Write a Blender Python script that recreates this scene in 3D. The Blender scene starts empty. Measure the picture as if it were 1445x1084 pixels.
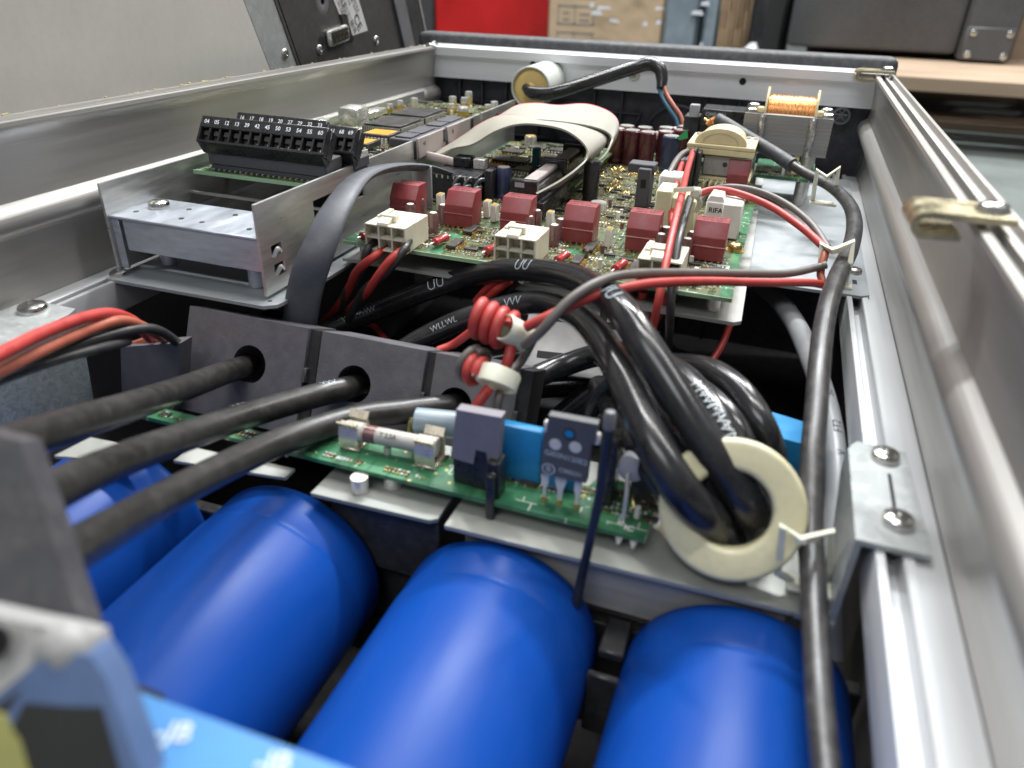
import bpy, bmesh, math, random
from mathutils import Vector, Matrix, Euler
R = math.radians
random.seed(7)
# All shapes are written in centimetres; the last lines of the script scale everything to metres.
S = 0.01
scene = bpy.context.scene
col = scene.collection

# ------------------------------------------------------------------ camera
cam_data = bpy.data.cameras.new('camera')
cam = bpy.data.objects.new('camera', cam_data)
col.objects.link(cam)
cam.matrix_world = Matrix(((0.94187, -0.18523, 0.28030, 0), (0.33493, 0.45186, -0.82683, 0),
                           (0.02650, 0.87265, 0.48763, 0), (0, 0, 0, 1)))
cam_data.lens = 25.98
cam_data.sensor_width = 36
cam_data.clip_start = 0.01
cam_data.clip_end = 60
cam_data.dof.use_dof = True
cam_data.dof.focus_distance = 0.33
cam_data.dof.aperture_fstop = 11.0
scene.camera = cam

# ------------------------------------------------------------------ world, workshop lamps and added fill lights
world = bpy.data.worlds.new("World")
scene.world = world
world.use_nodes = True
bg = world.node_tree.nodes['Background']
bg.inputs['Color'].default_value = (0.86, 0.93, 1.0, 1)
bg.inputs['Strength'].default_value = 0.25

def area(name, loc, size, energy, target=(-10, 30, -10), color=(1, 0.98, 0.95)):
    d = bpy.data.lights.new(name, 'AREA')
    d.shape = 'RECTANGLE'
    d.size, d.size_y = size[0] * S, size[1] * S
    d.energy = energy
    d.color = color
    o = bpy.data.objects.new(name, d)
    col.objects.link(o)
    o.location = Vector(loc) * S
    o.rotation_euler = (Vector(target) - Vector(loc)).to_track_quat('-Z', 'Y').to_euler()
    return o
area('ceiling_or_fill_tube', (-75, 95, 190), (9, 240), 34)
area('ceiling_or_fill_tube', (55, 55, 190), (9, 240), 32)
area('ceiling_or_fill_panel', (-25, 175, 195), (110, 14), 85, color=(0.95, 0.98, 1))
area('ceiling_or_fill_tube', (110, 330, 230), (30, 260), 90, target=(90, 260, -25))  # added fill with no known source, brightens the distant floor and machine
area('ceiling_or_fill_panel', (-30, -95, 150), (120, 60), 13, color=(0.97, 0.98, 1))  # added fill light behind the camera for surfaces that face it
scene.view_settings.view_transform = 'Standard'
scene.view_settings.look = 'None'
scene.view_settings.exposure = 0.0
scene.cycles.max_bounces = 6
scene.cycles.sample_clamp_indirect = 6

# ------------------------------------------------------------------ materials
MATS = {}
def mat(name, c, rough=0.5, metal=0.0, var=0.12, vscale=1.2, bump=0.0, bscale=20, stretch=(1, 1, 1),
        dust=0.0, coat=0.0, kind=None, spec=0.5, trans=0.0, sss=0.0):
    m = bpy.data.materials.new(name)
    m.use_nodes = True
    nt = m.node_tree
    N, L = nt.nodes, nt.links
    b = N['Principled BSDF']
    tc = N.new('ShaderNodeTexCoord')
    mp = N.new('ShaderNodeMapping')
    mp.inputs['Scale'].default_value = tuple(100 * s for s in stretch)
    L.new(tc.outputs['Object'], mp.inputs['Vector'])
    no = N.new('ShaderNodeTexNoise')
    no.inputs['Scale'].default_value = vscale
    no.inputs['Detail'].default_value = 6
    no.inputs['Roughness'].default_value = 0.62
    L.new(mp.outputs[0], no.inputs['Vector'])
    ramp = N.new('ShaderNodeMapRange')
    ramp.inputs['From Min'].default_value = 0.3
    ramp.inputs['From Max'].default_value = 0.7
    ramp.inputs['To Min'].default_value = 1 - var
    ramp.inputs['To Max'].default_value = 1 + var
    L.new(no.outputs['Fac'], ramp.inputs['Value'])
    mul = N.new('ShaderNodeVectorMath'); mul.operation = 'SCALE'
    mul.inputs[0].default_value = c
    L.new(ramp.outputs[0], mul.inputs['Scale'])
    out = mul.outputs[0]
    if dust > 0:
        dn = N.new('ShaderNodeTexNoise'); dn.inputs['Scale'].default_value = 2.3; dn.inputs['Detail'].default_value = 9
        dn.inputs['Roughness'].default_value = 0.75
        L.new(mp.outputs[0], dn.inputs['Vector'])
        dr = N.new('ShaderNodeMapRange'); dr.inputs['From Min'].default_value = 0.45; dr.inputs['From Max'].default_value = 0.75
        dr.inputs['To Max'].default_value = dust
        L.new(dn.outputs['Fac'], dr.inputs['Value'])
        mx = N.new('ShaderNodeMix'); mx.data_type = 'RGBA'
        mx.inputs['B'].default_value = (0.27, 0.25, 0.22, 1)
        L.new(dr.outputs[0], mx.inputs['Factor']); L.new(out, mx.inputs['A'])
        out = mx.outputs['Result']
    L.new(out, b.inputs['Base Color'])
    rr = N.new('ShaderNodeMapRange')
    rr.inputs['From Min'].default_value = 0.3; rr.inputs['From Max'].default_value = 0.7
    rr.inputs['To Min'].default_value = max(0.03, rough - 0.09); rr.inputs['To Max'].default_value = min(1, rough + 0.09)
    L.new(no.outputs['Fac'], rr.inputs['Value'])
    L.new(rr.outputs[0], b.inputs['Roughness'])
    b.inputs['Metallic'].default_value = metal
    b.inputs['Specular IOR Level'].default_value = spec
    b.inputs['Coat Weight'].default_value = coat
    b.inputs['Transmission Weight'].default_value = trans
    if sss:
        b.inputs['Subsurface Weight'].default_value = sss
        b.inputs['Subsurface Radius'].default_value = (0.002, 0.0015, 0.001)
        b.inputs['Subsurface Scale'].default_value = 1
    if bump > 0:
        bn = N.new('ShaderNodeTexNoise'); bn.inputs['Scale'].default_value = bscale; bn.inputs['Detail'].default_value = 3
        L.new(mp.outputs[0], bn.inputs['Vector'])
        bp = N.new('ShaderNodeBump'); bp.inputs['Strength'].default_value = bump; bp.inputs['Distance'].default_value = 0.0003
        L.new(bn.outputs['Fac'], bp.inputs['Height'])
        L.new(bp.outputs[0], b.inputs['Normal'])
    MATS[name] = m
    return m

def node_mat(name):
    m = bpy.data.materials.new(name); m.use_nodes = True
    nt = m.node_tree
    MATS[name] = m
    tc = nt.nodes.new('ShaderNodeTexCoord')
    mp = nt.nodes.new('ShaderNodeMapping'); mp.inputs['Scale'].default_value = (100, 100, 100)
    nt.links.new(tc.outputs['Object'], mp.inputs['Vector'])
    return m, nt, nt.nodes['Principled BSDF'], mp.outputs[0]

def mixrgb(nt, fac, a, b_):
    mx = nt.nodes.new('ShaderNodeMix'); mx.data_type = 'RGBA'
    for sock, v in (('Factor', fac), ('A', a), ('B', b_)):
        if isinstance(v, (tuple, float, int)):
            mx.inputs[sock].default_value = v
        else:
            nt.links.new(v, mx.inputs[sock])
    return mx.outputs['Result']

def rng(nt, v, a, b_, c=0.0, d=1.0):
    r = nt.nodes.new('ShaderNodeMapRange')
    for k, x in (('From Min', a), ('From Max', b_), ('To Min', c), ('To Max', d)):
        r.inputs[k].default_value = x
    nt.links.new(v, r.inputs['Value'])
    return r.outputs[0]

def pcb_mat(name, base, trace, seed=0.0, pads=0.5):
    m, nt, b, vec = node_mat(name)
    N, L = nt.nodes, nt.links
    off = N.new('ShaderNodeVectorMath'); off.operation = 'ADD'; off.inputs[1].default_value = (seed, seed * 2, 0)
    L.new(vec, off.inputs[0]); v = off.outputs[0]
    # copper runs showing through the solder mask: stretched cell borders in two directions
    outs = []
    for sc in ((6, 1.1, 1), (0.9, 5, 1)):
        mp = N.new('ShaderNodeMapping'); mp.inputs['Scale'].default_value = sc; L.new(v, mp.inputs['Vector'])
        vo = N.new('ShaderNodeTexVoronoi'); vo.distance = 'CHEBYCHEV'; vo.inputs['Scale'].default_value = 0.8
        L.new(mp.outputs[0], vo.inputs['Vector'])
        outs.append(rng(nt, vo.outputs['Color'], 0.45, 0.52))
    msk = N.new('ShaderNodeTexNoise'); msk.inputs['Scale'].default_value = 0.5; L.new(v, msk.inputs['Vector'])
    sel = rng(nt, msk.outputs['Fac'], 0.48, 0.5)
    tr = N.new('ShaderNodeMix'); tr.data_type = 'FLOAT'
    L.new(sel, tr.inputs['Factor']); L.new(outs[0], tr.inputs['A']); L.new(outs[1], tr.inputs['B'])
    c1 = mixrgb(nt, tr.outputs['Result'], base, trace)
    # vias and solder pads
    vv = N.new('ShaderNodeTexVoronoi'); vv.inputs['Scale'].default_value = 2.6; L.new(v, vv.inputs['Vector'])
    dots = rng(nt, vv.outputs['Distance'], 0.17, 0.13)
    n2 = N.new('ShaderNodeTexNoise'); n2.inputs['Scale'].default_value = 0.9; L.new(v, n2.inputs['Vector'])
    gate = rng(nt, n2.outputs['Fac'], 0.5 - 0.1 * pads, 0.53 - 0.1 * pads)
    mm = N.new('ShaderNodeMath'); mm.operation = 'MULTIPLY'; L.new(dots, mm.inputs[0]); L.new(gate, mm.inputs[1])
    c2 = mixrgb(nt, mm.outputs[0], c1, (0.52, 0.42, 0.2, 1))
    # white legend print
    br = N.new('ShaderNodeTexBrick'); br.inputs['Scale'].default_value = 1.0
    br.inputs['Mortar Size'].default_value = 0.022; br.inputs['Brick Width'].default_value = 0.55; br.inputs['Row Height'].default_value = 0.42
    br.inputs['Color1'].default_value = br.inputs['Color2'].default_value = (0, 0, 0, 1); br.inputs['Mortar'].default_value = (1, 1, 1, 1)
    L.new(v, br.inputs['Vector'])
    n3 = N.new('ShaderNodeTexNoise'); n3.inputs['Scale'].default_value = 1.3; L.new(v, n3.inputs['Vector'])
    g3 = rng(nt, n3.outputs['Fac'], 0.56, 0.58)
    m3 = N.new('ShaderNodeMath'); m3.operation = 'MULTIPLY'; L.new(br.outputs['Color'], m3.inputs[0]); L.new(g3, m3.inputs[1])
    c3 = mixrgb(nt, m3.outputs[0], c2, (0.5, 0.55, 0.46, 1))
    L.new(c3, b.inputs['Base Color'])
    b.inputs['Roughness'].default_value = 0.33
    L.new(mm.outputs[0], b.inputs['Metallic'])
    bp = N.new('ShaderNodeBump'); bp.inputs['Strength'].default_value = 0.3; bp.inputs['Distance'].default_value = 0.0001
    L.new(tr.outputs['Result'], bp.inputs['Height']); L.new(bp.outputs[0], b.inputs['Normal'])
    return m

def galvanised(name, c=(0.42, 0.46, 0.46), amount=0.35, scale=2.2, rough=0.42, metal=0.75):
    m, nt, b, vec = node_mat(name)
    N, L = nt.nodes, nt.links
    vo = N.new('ShaderNodeTexVoronoi'); vo.inputs['Scale'].default_value = scale
    wn = N.new('ShaderNodeTexNoise'); wn.inputs['Scale'].default_value = 3; wn.inputs['Detail'].default_value = 5
    L.new(vec, wn.inputs['Vector'])
    av = N.new('ShaderNodeVectorMath'); av.operation = 'ADD'; L.new(vec, av.inputs[0]); L.new(wn.outputs['Color'], av.inputs[1])
    L.new(av.outputs[0], vo.inputs['Vector'])
    sep = N.new('ShaderNodeSeparateColor'); L.new(vo.outputs['Color'], sep.inputs[0])
    f = rng(nt, sep.outputs[0], 0, 1, 1 - amount, 1 + amount)
    ml = N.new('ShaderNodeVectorMath'); ml.operation = 'SCALE'; ml.inputs[0].default_value = c; L.new(f, ml.inputs['Scale'])
    L.new(ml.outputs[0], b.inputs['Base Color'])
    L.new(rng(nt, sep.outputs[1], 0, 1, rough - 0.1, rough + 0.14), b.inputs['Roughness'])
    b.inputs['Metallic'].default_value = metal
    bp = N.new('ShaderNodeBump'); bp.inputs['Strength'].default_value = 0.2; bp.inputs['Distance'].default_value = 0.0002
    L.new(wn.outputs['Fac'], bp.inputs['Height']); L.new(bp.outputs[0], b.inputs['Normal'])
    return m

def striped(name, c, c2, freq, rough=0.45, edge=None):
    """flat ribbon cable: fine ridges across the UV width, one marked edge conductor"""
    m, nt, b, vec = node_mat(name)
    N, L = nt.nodes, nt.links
    uv = N.new('ShaderNodeUVMap'); sx = N.new('ShaderNodeSeparateXYZ'); L.new(uv.outputs[0], sx.inputs[0])
    w = N.new('ShaderNodeMath'); w.operation = 'MULTIPLY'; w.inputs[1].default_value = freq * math.tau; L.new(sx.outputs['Y'], w.inputs[0])
    s = N.new('ShaderNodeMath'); s.operation = 'COSINE'; L.new(w.outputs[0], s.inputs[0])
    cc = mixrgb(nt, rng(nt, s.outputs[0], 0.2, 1), c, c2)
    if edge:
        cc = mixrgb(nt, rng(nt, sx.outputs['Y'], 1 - 1 / freq, 1 - 0.8 / freq), cc, edge)
    L.new(cc, b.inputs['Base Color']); b.inputs['Roughness'].default_value = rough
    bp = N.new('ShaderNodeBump'); bp.inputs['Strength'].default_value = 0.6; bp.inputs['Distance'].default_value = 0.0004; bp.invert = True
    L.new(s.outputs[0], bp.inputs['Height']); L.new(bp.outputs[0], b.inputs['Normal'])
    return m

mat('satin_aluminium', (0.40, 0.385, 0.365), 0.40, 0.6, 0.06, 0.7, 0.22, 5, (3, 0.05, 3), dust=0.10)
mat('ledge_aluminium', (0.58, 0.59, 0.60), 0.42, 0.4, 0.04, 0.7, 0.12, 5, (3, 0.05, 3), dust=0.06)
mat('shaded_shelf_steel', (0.27, 0.285, 0.265), 0.5, 0.2, 0.12, 0.7, dust=0.25)  # shadow of the board above is put into this darker plate colour
mat('bright_aluminium', (0.84, 0.85, 0.88), 0.38, 0.35, 0.04, 1.0, 0.1, 8, (0.06, 3, 3))
mat('milled_aluminium', (0.50, 0.54, 0.60), 0.36, 0.6, 0.14, 1.2, 0.25, 5, (1, 0.3, 4), dust=0.15)
mat('sheet_aluminium', (0.60, 0.60, 0.58), 0.36, 0.8, 0.12, 0.9, 0.25, 5, (0.6, 0.6, 5), dust=0.25)
mat('lead_tin', (0.72, 0.70, 0.66), 0.4, 0.15)
mat('fuse_body', (0.40, 0.385, 0.35), 0.4, 0, 0.15, 2)
mat('zinc_plate', (0.33, 0.355, 0.37), 0.5, 0.3, 0.04, 0.8, 0.15, 6, dust=0.14)
mat('pale_plate', (0.40, 0.41, 0.38), 0.5, 0.35, 0.12, 0.5, dust=0.3)
galvanised('galvanised_steel', (0.38, 0.40, 0.395), 0.10, 3.0, 0.45, 0.35)
galvanised('fine_galvanised', (0.30, 0.34, 0.34), 0.18, 9, 0.5, 0.5)
mat('yellow_zinc', (0.56, 0.50, 0.33), 0.3, 0.9, 0.25, 1.5, dust=0.25)
mat('screw_steel', (0.66, 0.65, 0.62), 0.22, 1.0, 0.12, 2)
mat('brass', (0.62, 0.47, 0.2), 0.3, 1.0, 0.2, 3)
mat('gold_pin', (0.80, 0.58, 0.22), 0.25, 1.0, 0.2, 3)
mat('tinned_lead', (0.74, 0.72, 0.68), 0.32, 0.55, 0.05, 2)
mat('nickel_clip', (0.70, 0.62, 0.50), 0.28, 0.65, 0.1, 2)
mat('black_plastic', (0.022, 0.022, 0.026), 0.45, 0, 0.25, 1.0, 0.2, 14, dust=0.16)
mat('back_panel_plastic', (0.020, 0.020, 0.030), 0.5, 0, 0.35, 0.7, 0.25, 9, dust=0.12)
mat('bezel_plastic', (0.035, 0.037, 0.042), 0.6, 0, 0.3, 2, 0.4, 20, dust=0.3)
mat('block_plastic', (0.105, 0.102, 0.115), 0.40, 0, 0.14, 0.9, 0.3, 14, dust=0.22)
mat('package_grey', (0.085, 0.084, 0.086), 0.5, 0, 0.08, 2)
mat('plug_grey', (0.20, 0.185, 0.21), 0.55, 0, 0.08, 2)
mat('long_cable', (0.030, 0.029, 0.031), 0.36, 0, 0.25, 0.8, 0.2, 4, dust=0.28)
mat('header_plastic', (0.065, 0.064, 0.074), 0.55, 0, 0.1, 2)
mat('terminal_plastic', (0.020, 0.020, 0.022), 0.3, 0, 0.2, 3)
mat('pocket_black', (0.004, 0.004, 0.004), 0.7)
mat('power_cable', (0.016, 0.016, 0.018), 0.24, 0, 0.2, 0.5, 0.03, 1.5, dust=0.05, coat=0.2)
mat('dusty_cable', (0.019, 0.018, 0.0175), 0.36, 0, 0.25, 0.35, 0.1, 4, dust=0.13)
mat('grey_sheath', (0.13, 0.13, 0.14), 0.45, 0, 0.15, 1, 0.2, 5, dust=0.15)
mat('slate_sheath', (0.068, 0.073, 0.088), 0.5, 0, 0.12, 1, 0.2, 5, dust=0.12)
mat('shrink_tube', (0.05, 0.053, 0.062), 0.55, 0, 0.2, 2, 0.4, 8, dust=0.25)
mat('data_cable', (0.30, 0.31, 0.32), 0.4, 0, 0.08, 1)
mat('red_wire', (0.43, 0.042, 0.036), 0.46, 0, 0.14, 1.5, dust=0.10)
mat('brown_wire', (0.36, 0.10, 0.06), 0.4, 0, 0.15, 1.5)
mat('black_wire', (0.03, 0.03, 0.032), 0.4, 0, 0.2, 1.5, dust=0.15)
mat('grey_wire', (0.12, 0.105, 0.095), 0.45, 0, 0.15, 1.5, dust=0.15)
mat('blue_wire', (0.03, 0.12, 0.2), 0.45)
mat('pale_wire', (0.6, 0.5, 0.46), 0.5)
mat('nylon', (0.66, 0.66, 0.54), 0.42, 0, 0.06, 2, sss=0.15)
mat('toroid_coating', (0.66, 0.62, 0.40), 0.36, 0, 0.10, 0.8, 0.25, 5, coat=0.2, dust=0.22)
mat('cap_sleeve', (0.004, 0.050, 0.27), 0.36, 0, 0.10, 0.3, 0.3, 0.5, (1, .25, 1), coat=0.0, dust=0.015, spec=0.13)
mat('film_red', (0.24, 0.034, 0.040), 0.4, 0, 0.12, 2, 0.15, 20, dust=0.12)
mat('film_blue', (0.02, 0.24, 0.52), 0.35, 0, 0.1, 1.5)
mat('sleeve_light_blue', (0.02, 0.16, 0.40), 0.4, 0, 0.15, 0.6)
mat('brown_sleeve', (0.10, 0.024, 0.03), 0.25, 0, 0.25, 1.5, coat=0.4)
mat('navy_sleeve', (0.035, 0.045, 0.10), 0.3, 0, 0.15, 1.5, coat=0.3)
mat('teal_sleeve', (0.01, 0.13, 0.17), 0.35)
mat('glass_brown', (0.15, 0.075, 0.07), 0.2, 0, 0.3, 2.5, coat=0.5)
mat('cream_connector', (0.66, 0.63, 0.50), 0.45, 0, 0.06, 1.5, sss=0.2)
mat('milky_connector', (0.62, 0.64, 0.42), 0.45, 0, 0.08, 1.5, sss=0.3)
mat('bobbin_cream', (0.66, 0.56, 0.33), 0.42, 0, 0.1, 2)
mat('relay_grey', (0.30, 0.28, 0.27), 0.3, 0, 0.1, 2)
mat('rifa_white', (0.74, 0.73, 0.68), 0.4, 0, 0.05, 2)
mat('potting_yellow', (0.80, 0.58, 0.22), 0.18, 0, 0.15, 1, coat=0.5)
mat('ferrite_tube', (0.52, 0.54, 0.50), 0.36, 0, 0.03, 1)
mat('resistor_blue', (0.22, 0.28, 0.32), 0.35, 0, 0.08, 2)
mat('resistor_red', (0.38, 0.04, 0.045), 0.25, 0, 0.15, 3)
mat('ceramic_white', (0.70, 0.68, 0.62), 0.4, 0, 0.1, 3)
mat('disc_grey', (0.36, 0.36, 0.39), 0.3, 0, 0.1, 2)
mat('amber_label', (0.68, 0.30, 0.03), 0.4)
mat('yellow_cap', (0.66, 0.46, 0.15), 0.3, 0.6, 0.2, 3)
mat('chip_black', (0.030, 0.028, 0.026), 0.4, 0, 0.25, 3, dust=0.2)
mat('pink_grey', (0.32, 0.28, 0.27), 0.45, 0, 0.1, 2)
mat('silver_can', (0.78, 0.78, 0.72), 0.26, 0.75, 0.02, 1)
mat('white_print', (0.80, 0.84, 0.88), 0.5, 0, 0.02)
mat('cable_print', (0.42, 0.48, 0.52), 0.5, 0, 0.15, 4)
mat('black_print', (0.02, 0.02, 0.02), 0.6)
mat('dark_red_print', (0.06, 0.01, 0.012), 0.6)
mat('laminate', (0.30, 0.295, 0.285), 0.5, 0.5, 0.10, 0.6, 0.8, 12, (0.05, 0.3, 3))
mat('weld', (0.50, 0.48, 0.47), 0.26, 0.8, 0.2, 4, 0.5, 4)
mat('copper', (0.78, 0.34, 0.12), 0.28, 0.75, 0.25, 3, 0.9, 9, (4, 0.4, 0.4))
mat('led_red', (0.5, 0.02, 0.03), 0.3)
mat('bar_aluminium', (0.46, 0.44, 0.38), 0.42, 0.3, 0.25, 0.8, 0.4, 3, (0.15, 2, 2), dust=0.3)
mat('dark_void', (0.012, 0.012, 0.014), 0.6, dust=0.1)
mat('dark_bar', (0.05, 0.05, 0.052), 0.35, 0.4, 0.2, 1, dust=0.2)
mat('beige_panel', (0.62, 0.60, 0.56), 0.42, 0.15, 0.07, 0.10, 0.1, 8, dust=0.12)
mat('foam_dust', (0.55, 0.48, 0.28), 0.8)
mat('red_cabinet', (0.50, 0.012, 0.012), 0.3, 0, 0.18, 0.06, 0.1, 1)
mat('cardboard', (0.46, 0.34, 0.22), 0.7, 0, 0.12, 0.1, 0.2, 1)
mat('plastic_wrap', (0.62, 0.66, 0.70), 0.15, 0.1, 0.3, 0.15, 1.0, 0.5, coat=0.5)
mat('blue_grey_drum', (0.24, 0.29, 0.33), 0.35, 0.2, 0.25, 0.12)
mat('machine_grey', (0.075, 0.078, 0.085), 0.5, 0, 0.2, 0.08, 0.4, 1.2, dust=0.2)
mat('pallet_wood', (0.36, 0.265, 0.185), 0.7, 0, 0.25, 0.15, 0.4, 1, (0.15, 1, 1))
mat('shop_floor', (0.105, 0.125, 0.12), 0.8, 0, 0.25, 0.12, 0.5, 0.8, dust=0.3)
mat('dark_wall', (0.016, 0.013, 0.013), 0.8, 0, 0.4, 0.02)
mat('unit_black', (0.045, 0.043, 0.043), 0.45, 0, 0.15, 0.4, 0.15, 8, dust=0.15)
mat('label_white', (0.60, 0.60, 0.60), 0.35)
mat('grime_white', (0.25, 0.25, 0.245), 0.45, 0, 0.15, 0.6)
mat('slate_blue', (0.06, 0.10, 0.20), 0.4, 0, 0.15, 0.5)
mat('olive_stripe', (0.16, 0.16, 0.04), 0.5)
mat('grey_cover', (0.050, 0.050, 0.057), 0.5, 0, 0.18, 0.8, 0.2, 10, dust=0.2)
mat('green_tab', (0.05, 0.35, 0.12), 0.4)
mat('pcb_edge', (0.28, 0.44, 0.26), 0.45, 0, 0.1, 1)
pcb_mat('power_pcb', (0.040, 0.070, 0.030, 1), (0.11, 0.13, 0.07, 1), 3, 1.4)
pcb_mat('bare_green_pcb', (0.028, 0.13, 0.060, 1), (0.05, 0.19, 0.09, 1), 8, 0.6)
pcb_mat('control_pcb', (0.025, 0.065, 0.025, 1), (0.10, 0.14, 0.04, 1), 21, 1.4)
striped('ribbon_cable', (0.36, 0.345, 0.285, 1), (0.28, 0.27, 0.22, 1), 26, edge=(0.5, 0.03, 0.05, 1))

# ------------------------------------------------------------------ mesh builder
class G:
    def __init__(s):
        s.v, s.f, s.m, s.uv = [], [], [], {}
    def add(s, vs, fs, mi=0, T=None, uvs=None):
        o = len(s.v)
        s.v += [tuple(T @ Vector(p)) if T else tuple(p) for p in vs]
        for i, f in enumerate(fs):
            if uvs:
                s.uv[len(s.f)] = uvs[i]
            s.f.append([o + k for k in f]); s.m.append(mi)
        return s
    def box(s, x0, y0, z0, x1, y1, z1, b=0.0, mi=0, T=None, seg=1):
        if b <= 0:
            vs = [(x, y, z) for z in (z0, z1) for y in (y0, y1) for x in (x0, x1)]
            fs = [(0, 2, 3, 1), (4, 5, 7, 6), (0, 1, 5, 4), (2, 6, 7, 3), (0, 4, 6, 2), (1, 3, 7, 5)]
            return s.add(vs, fs, mi, T)
        bm = bmesh.new()
        bmesh.ops.create_cube(bm, size=1)
        for v in bm.verts:
            v.co = Vector(((x0 + x1) / 2 + v.co.x * (x1 - x0), (y0 + y1) / 2 + v.co.y * (y1 - y0), (z0 + z1) / 2 + v.co.z * (z1 - z0)))
        b = min(b, 0.45 * min(abs(x1 - x0), abs(y1 - y0), abs(z1 - z0)))
        bmesh.ops.bevel(bm, geom=list(bm.edges), offset=b, segments=seg, affect='EDGES', profile=0.5)
        vs = [v.co.copy() for v in bm.verts]
        fs = [[v.index for v in f.verts] for f in bm.faces]
        bm.free()
        return s.add(vs, fs, mi, T)
    def prism(s, prof, a, b, axis='y', mi=0, T=None, cap=True):
        n = len(prof)
        def P(p, t):
            return {'x': (t, p[0], p[1]), 'y': (p[0], t, p[1]), 'z': (p[0], p[1], t)}[axis]
        vs = [P(p, a) for p in prof] + [P(p, b) for p in prof]
        fs = [(i, (i + 1) % n, n + (i + 1) % n, n + i) for i in range(n)]
        if cap:
            fs += [tuple(range(n - 1, -1, -1)), tuple(range(n, 2 * n))]
        return s.add(vs, fs, mi, T)
    def lathe(s, prof, p0, axis, n=24, mi=0, T=None, cap=True):
        """prof: list of (radius, height along the axis)"""
        p0 = Vector(p0); ax = Vector(axis).normalized()
        q = ax.to_track_quat('Z', 'Y')
        vs, fs = [], []
        for r, h in prof:
            for k in range(n):
                a = math.tau * k / n
                vs.append(p0 + q @ Vector((r * math.cos(a), r * math.sin(a), h)))
        for i in range(len(prof) - 1):
            for k in range(n):
                fs.append((i * n + k, i * n + (k + 1) % n, (i + 1) * n + (k + 1) % n, (i + 1) * n + k))
        cap = cap and tuple(prof[0]) != tuple(prof[-1])
        if cap and prof[0][0] > 1e-5: fs.append(tuple(range(n - 1, -1, -1)))
        if cap and prof[-1][0] > 1e-5: fs.append(tuple(range((len(prof) - 1) * n, len(prof) * n)))
        return s.add(vs, fs, mi, T)
    def cyl(s, p0, p1, r, n=16, b=0.0, mi=0, r1=None, T=None):
        d = Vector(p1) - Vector(p0); L = d.length; r1 = r if r1 is None else r1
        b = min(b, r * .8, L * .4)
        pr = [(r - b, 0), (r, b), (r1, L - b), (r1 - b, L)] if b else [(r, 0), (r1, L)]
        return s.lathe(pr, p0, d, n, mi, T)
    def tube(s, pts, r, n=12, sub=8, mi=0, flat=1.0, flatdir=None, ends=True, rr=None, T=None):
        C = spline(pts, sub); F = frames(C, flatdir)
        m = len(C); vs, fs, uvs = [], [], []
        acc = 0.0; us = []
        for i in range(m):
            if i: acc += (C[i] - C[i - 1]).length
            us.append(acc)
        for i, (c, (t, u, w)) in enumerate(zip(C, F)):
            q = i / (m - 1)
            ra = r if rr is None else lerp_list(rr, q)
            for k in range(n):
                a = math.tau * k / n
                vs.append(c + u * (ra * math.cos(a)) + w * (ra * flat * math.sin(a)))
        for i in range(m - 1):
            for k in range(n):
                k2 = (k + 1) % n
                fs.append((i * n + k, i * n + k2, (i + 1) * n + k2, (i + 1) * n + k))
                uvs.append([(us[i], k / n), (us[i], (k + 1) / n), (us[i + 1], (k + 1) / n), (us[i + 1], k / n)])
        if ends:
            fs.append(tuple(range(n - 1, -1, -1))); uvs.append([(0, 0)] * n)
            fs.append(tuple(range((m - 1) * n, m * n))); uvs.append([(0, 0)] * n)
        return s.add(vs, fs, mi, T, uvs)

def lerp_list(l, q):
    x = q * (len(l) - 1); i = min(int(x), len(l) - 2)
    return l[i] + (l[i + 1] - l[i]) * (x - i)

def spline(pts, sub=8):
    P = [Vector(p) for p in pts]
    if len(P) == 2:
        return [P[0].lerp(P[1], i / 4) for i in range(5)]
    P = [2 * P[0] - P[1]] + P + [2 * P[-1] - P[-2]]
    out = []
    for i in range(1, len(P) - 2):
        a, b, c, d = P[i - 1:i + 3]
        for k in range(sub):
            t = k / sub
            out.append(0.5 * ((2 * b) + (c - a) * t + (2 * a - 5 * b + 4 * c - d) * t * t + (3 * b - a - 3 * c + d) * t ** 3))
    out.append(P[-2])
    return out

def frames(C, ref=None):
    F = []
    n = len(C)
    T = [(C[min(i + 1, n - 1)] - C[max(i - 1, 0)]).normalized() for i in range(n)]
    up = Vector(ref) if ref else Vector((0, 0, 1))
    if abs(T[0].dot(up)) > 0.95 and not ref: up = Vector((0, 1, 0))
    u = (up - T[0] * up.dot(T[0])).normalized()
    for i, t in enumerate(T):
        if ref: u = (up - t * up.dot(t)).normalized()
        else: u = (u - t * u.dot(t)).normalized()
        F.append((t, u, t.cross(u)))
    return F

def bevelled(g, w):
    me = bpy.data.meshes.new('tmp'); me.from_pydata(g.v, [], g.f)
    bm = bmesh.new(); bm.from_mesh(me); bmesh.ops.recalc_face_normals(bm, faces=bm.faces)
    bmesh.ops.bevel(bm, geom=list(bm.edges), offset=w, segments=2, affect='EDGES', profile=0.6)
    h = G(); h.add([v.co.copy() for v in bm.verts], [[v.index for v in f.verts] for f in bm.faces]); bm.free(); bpy.data.meshes.remove(me)
    return h

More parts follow.
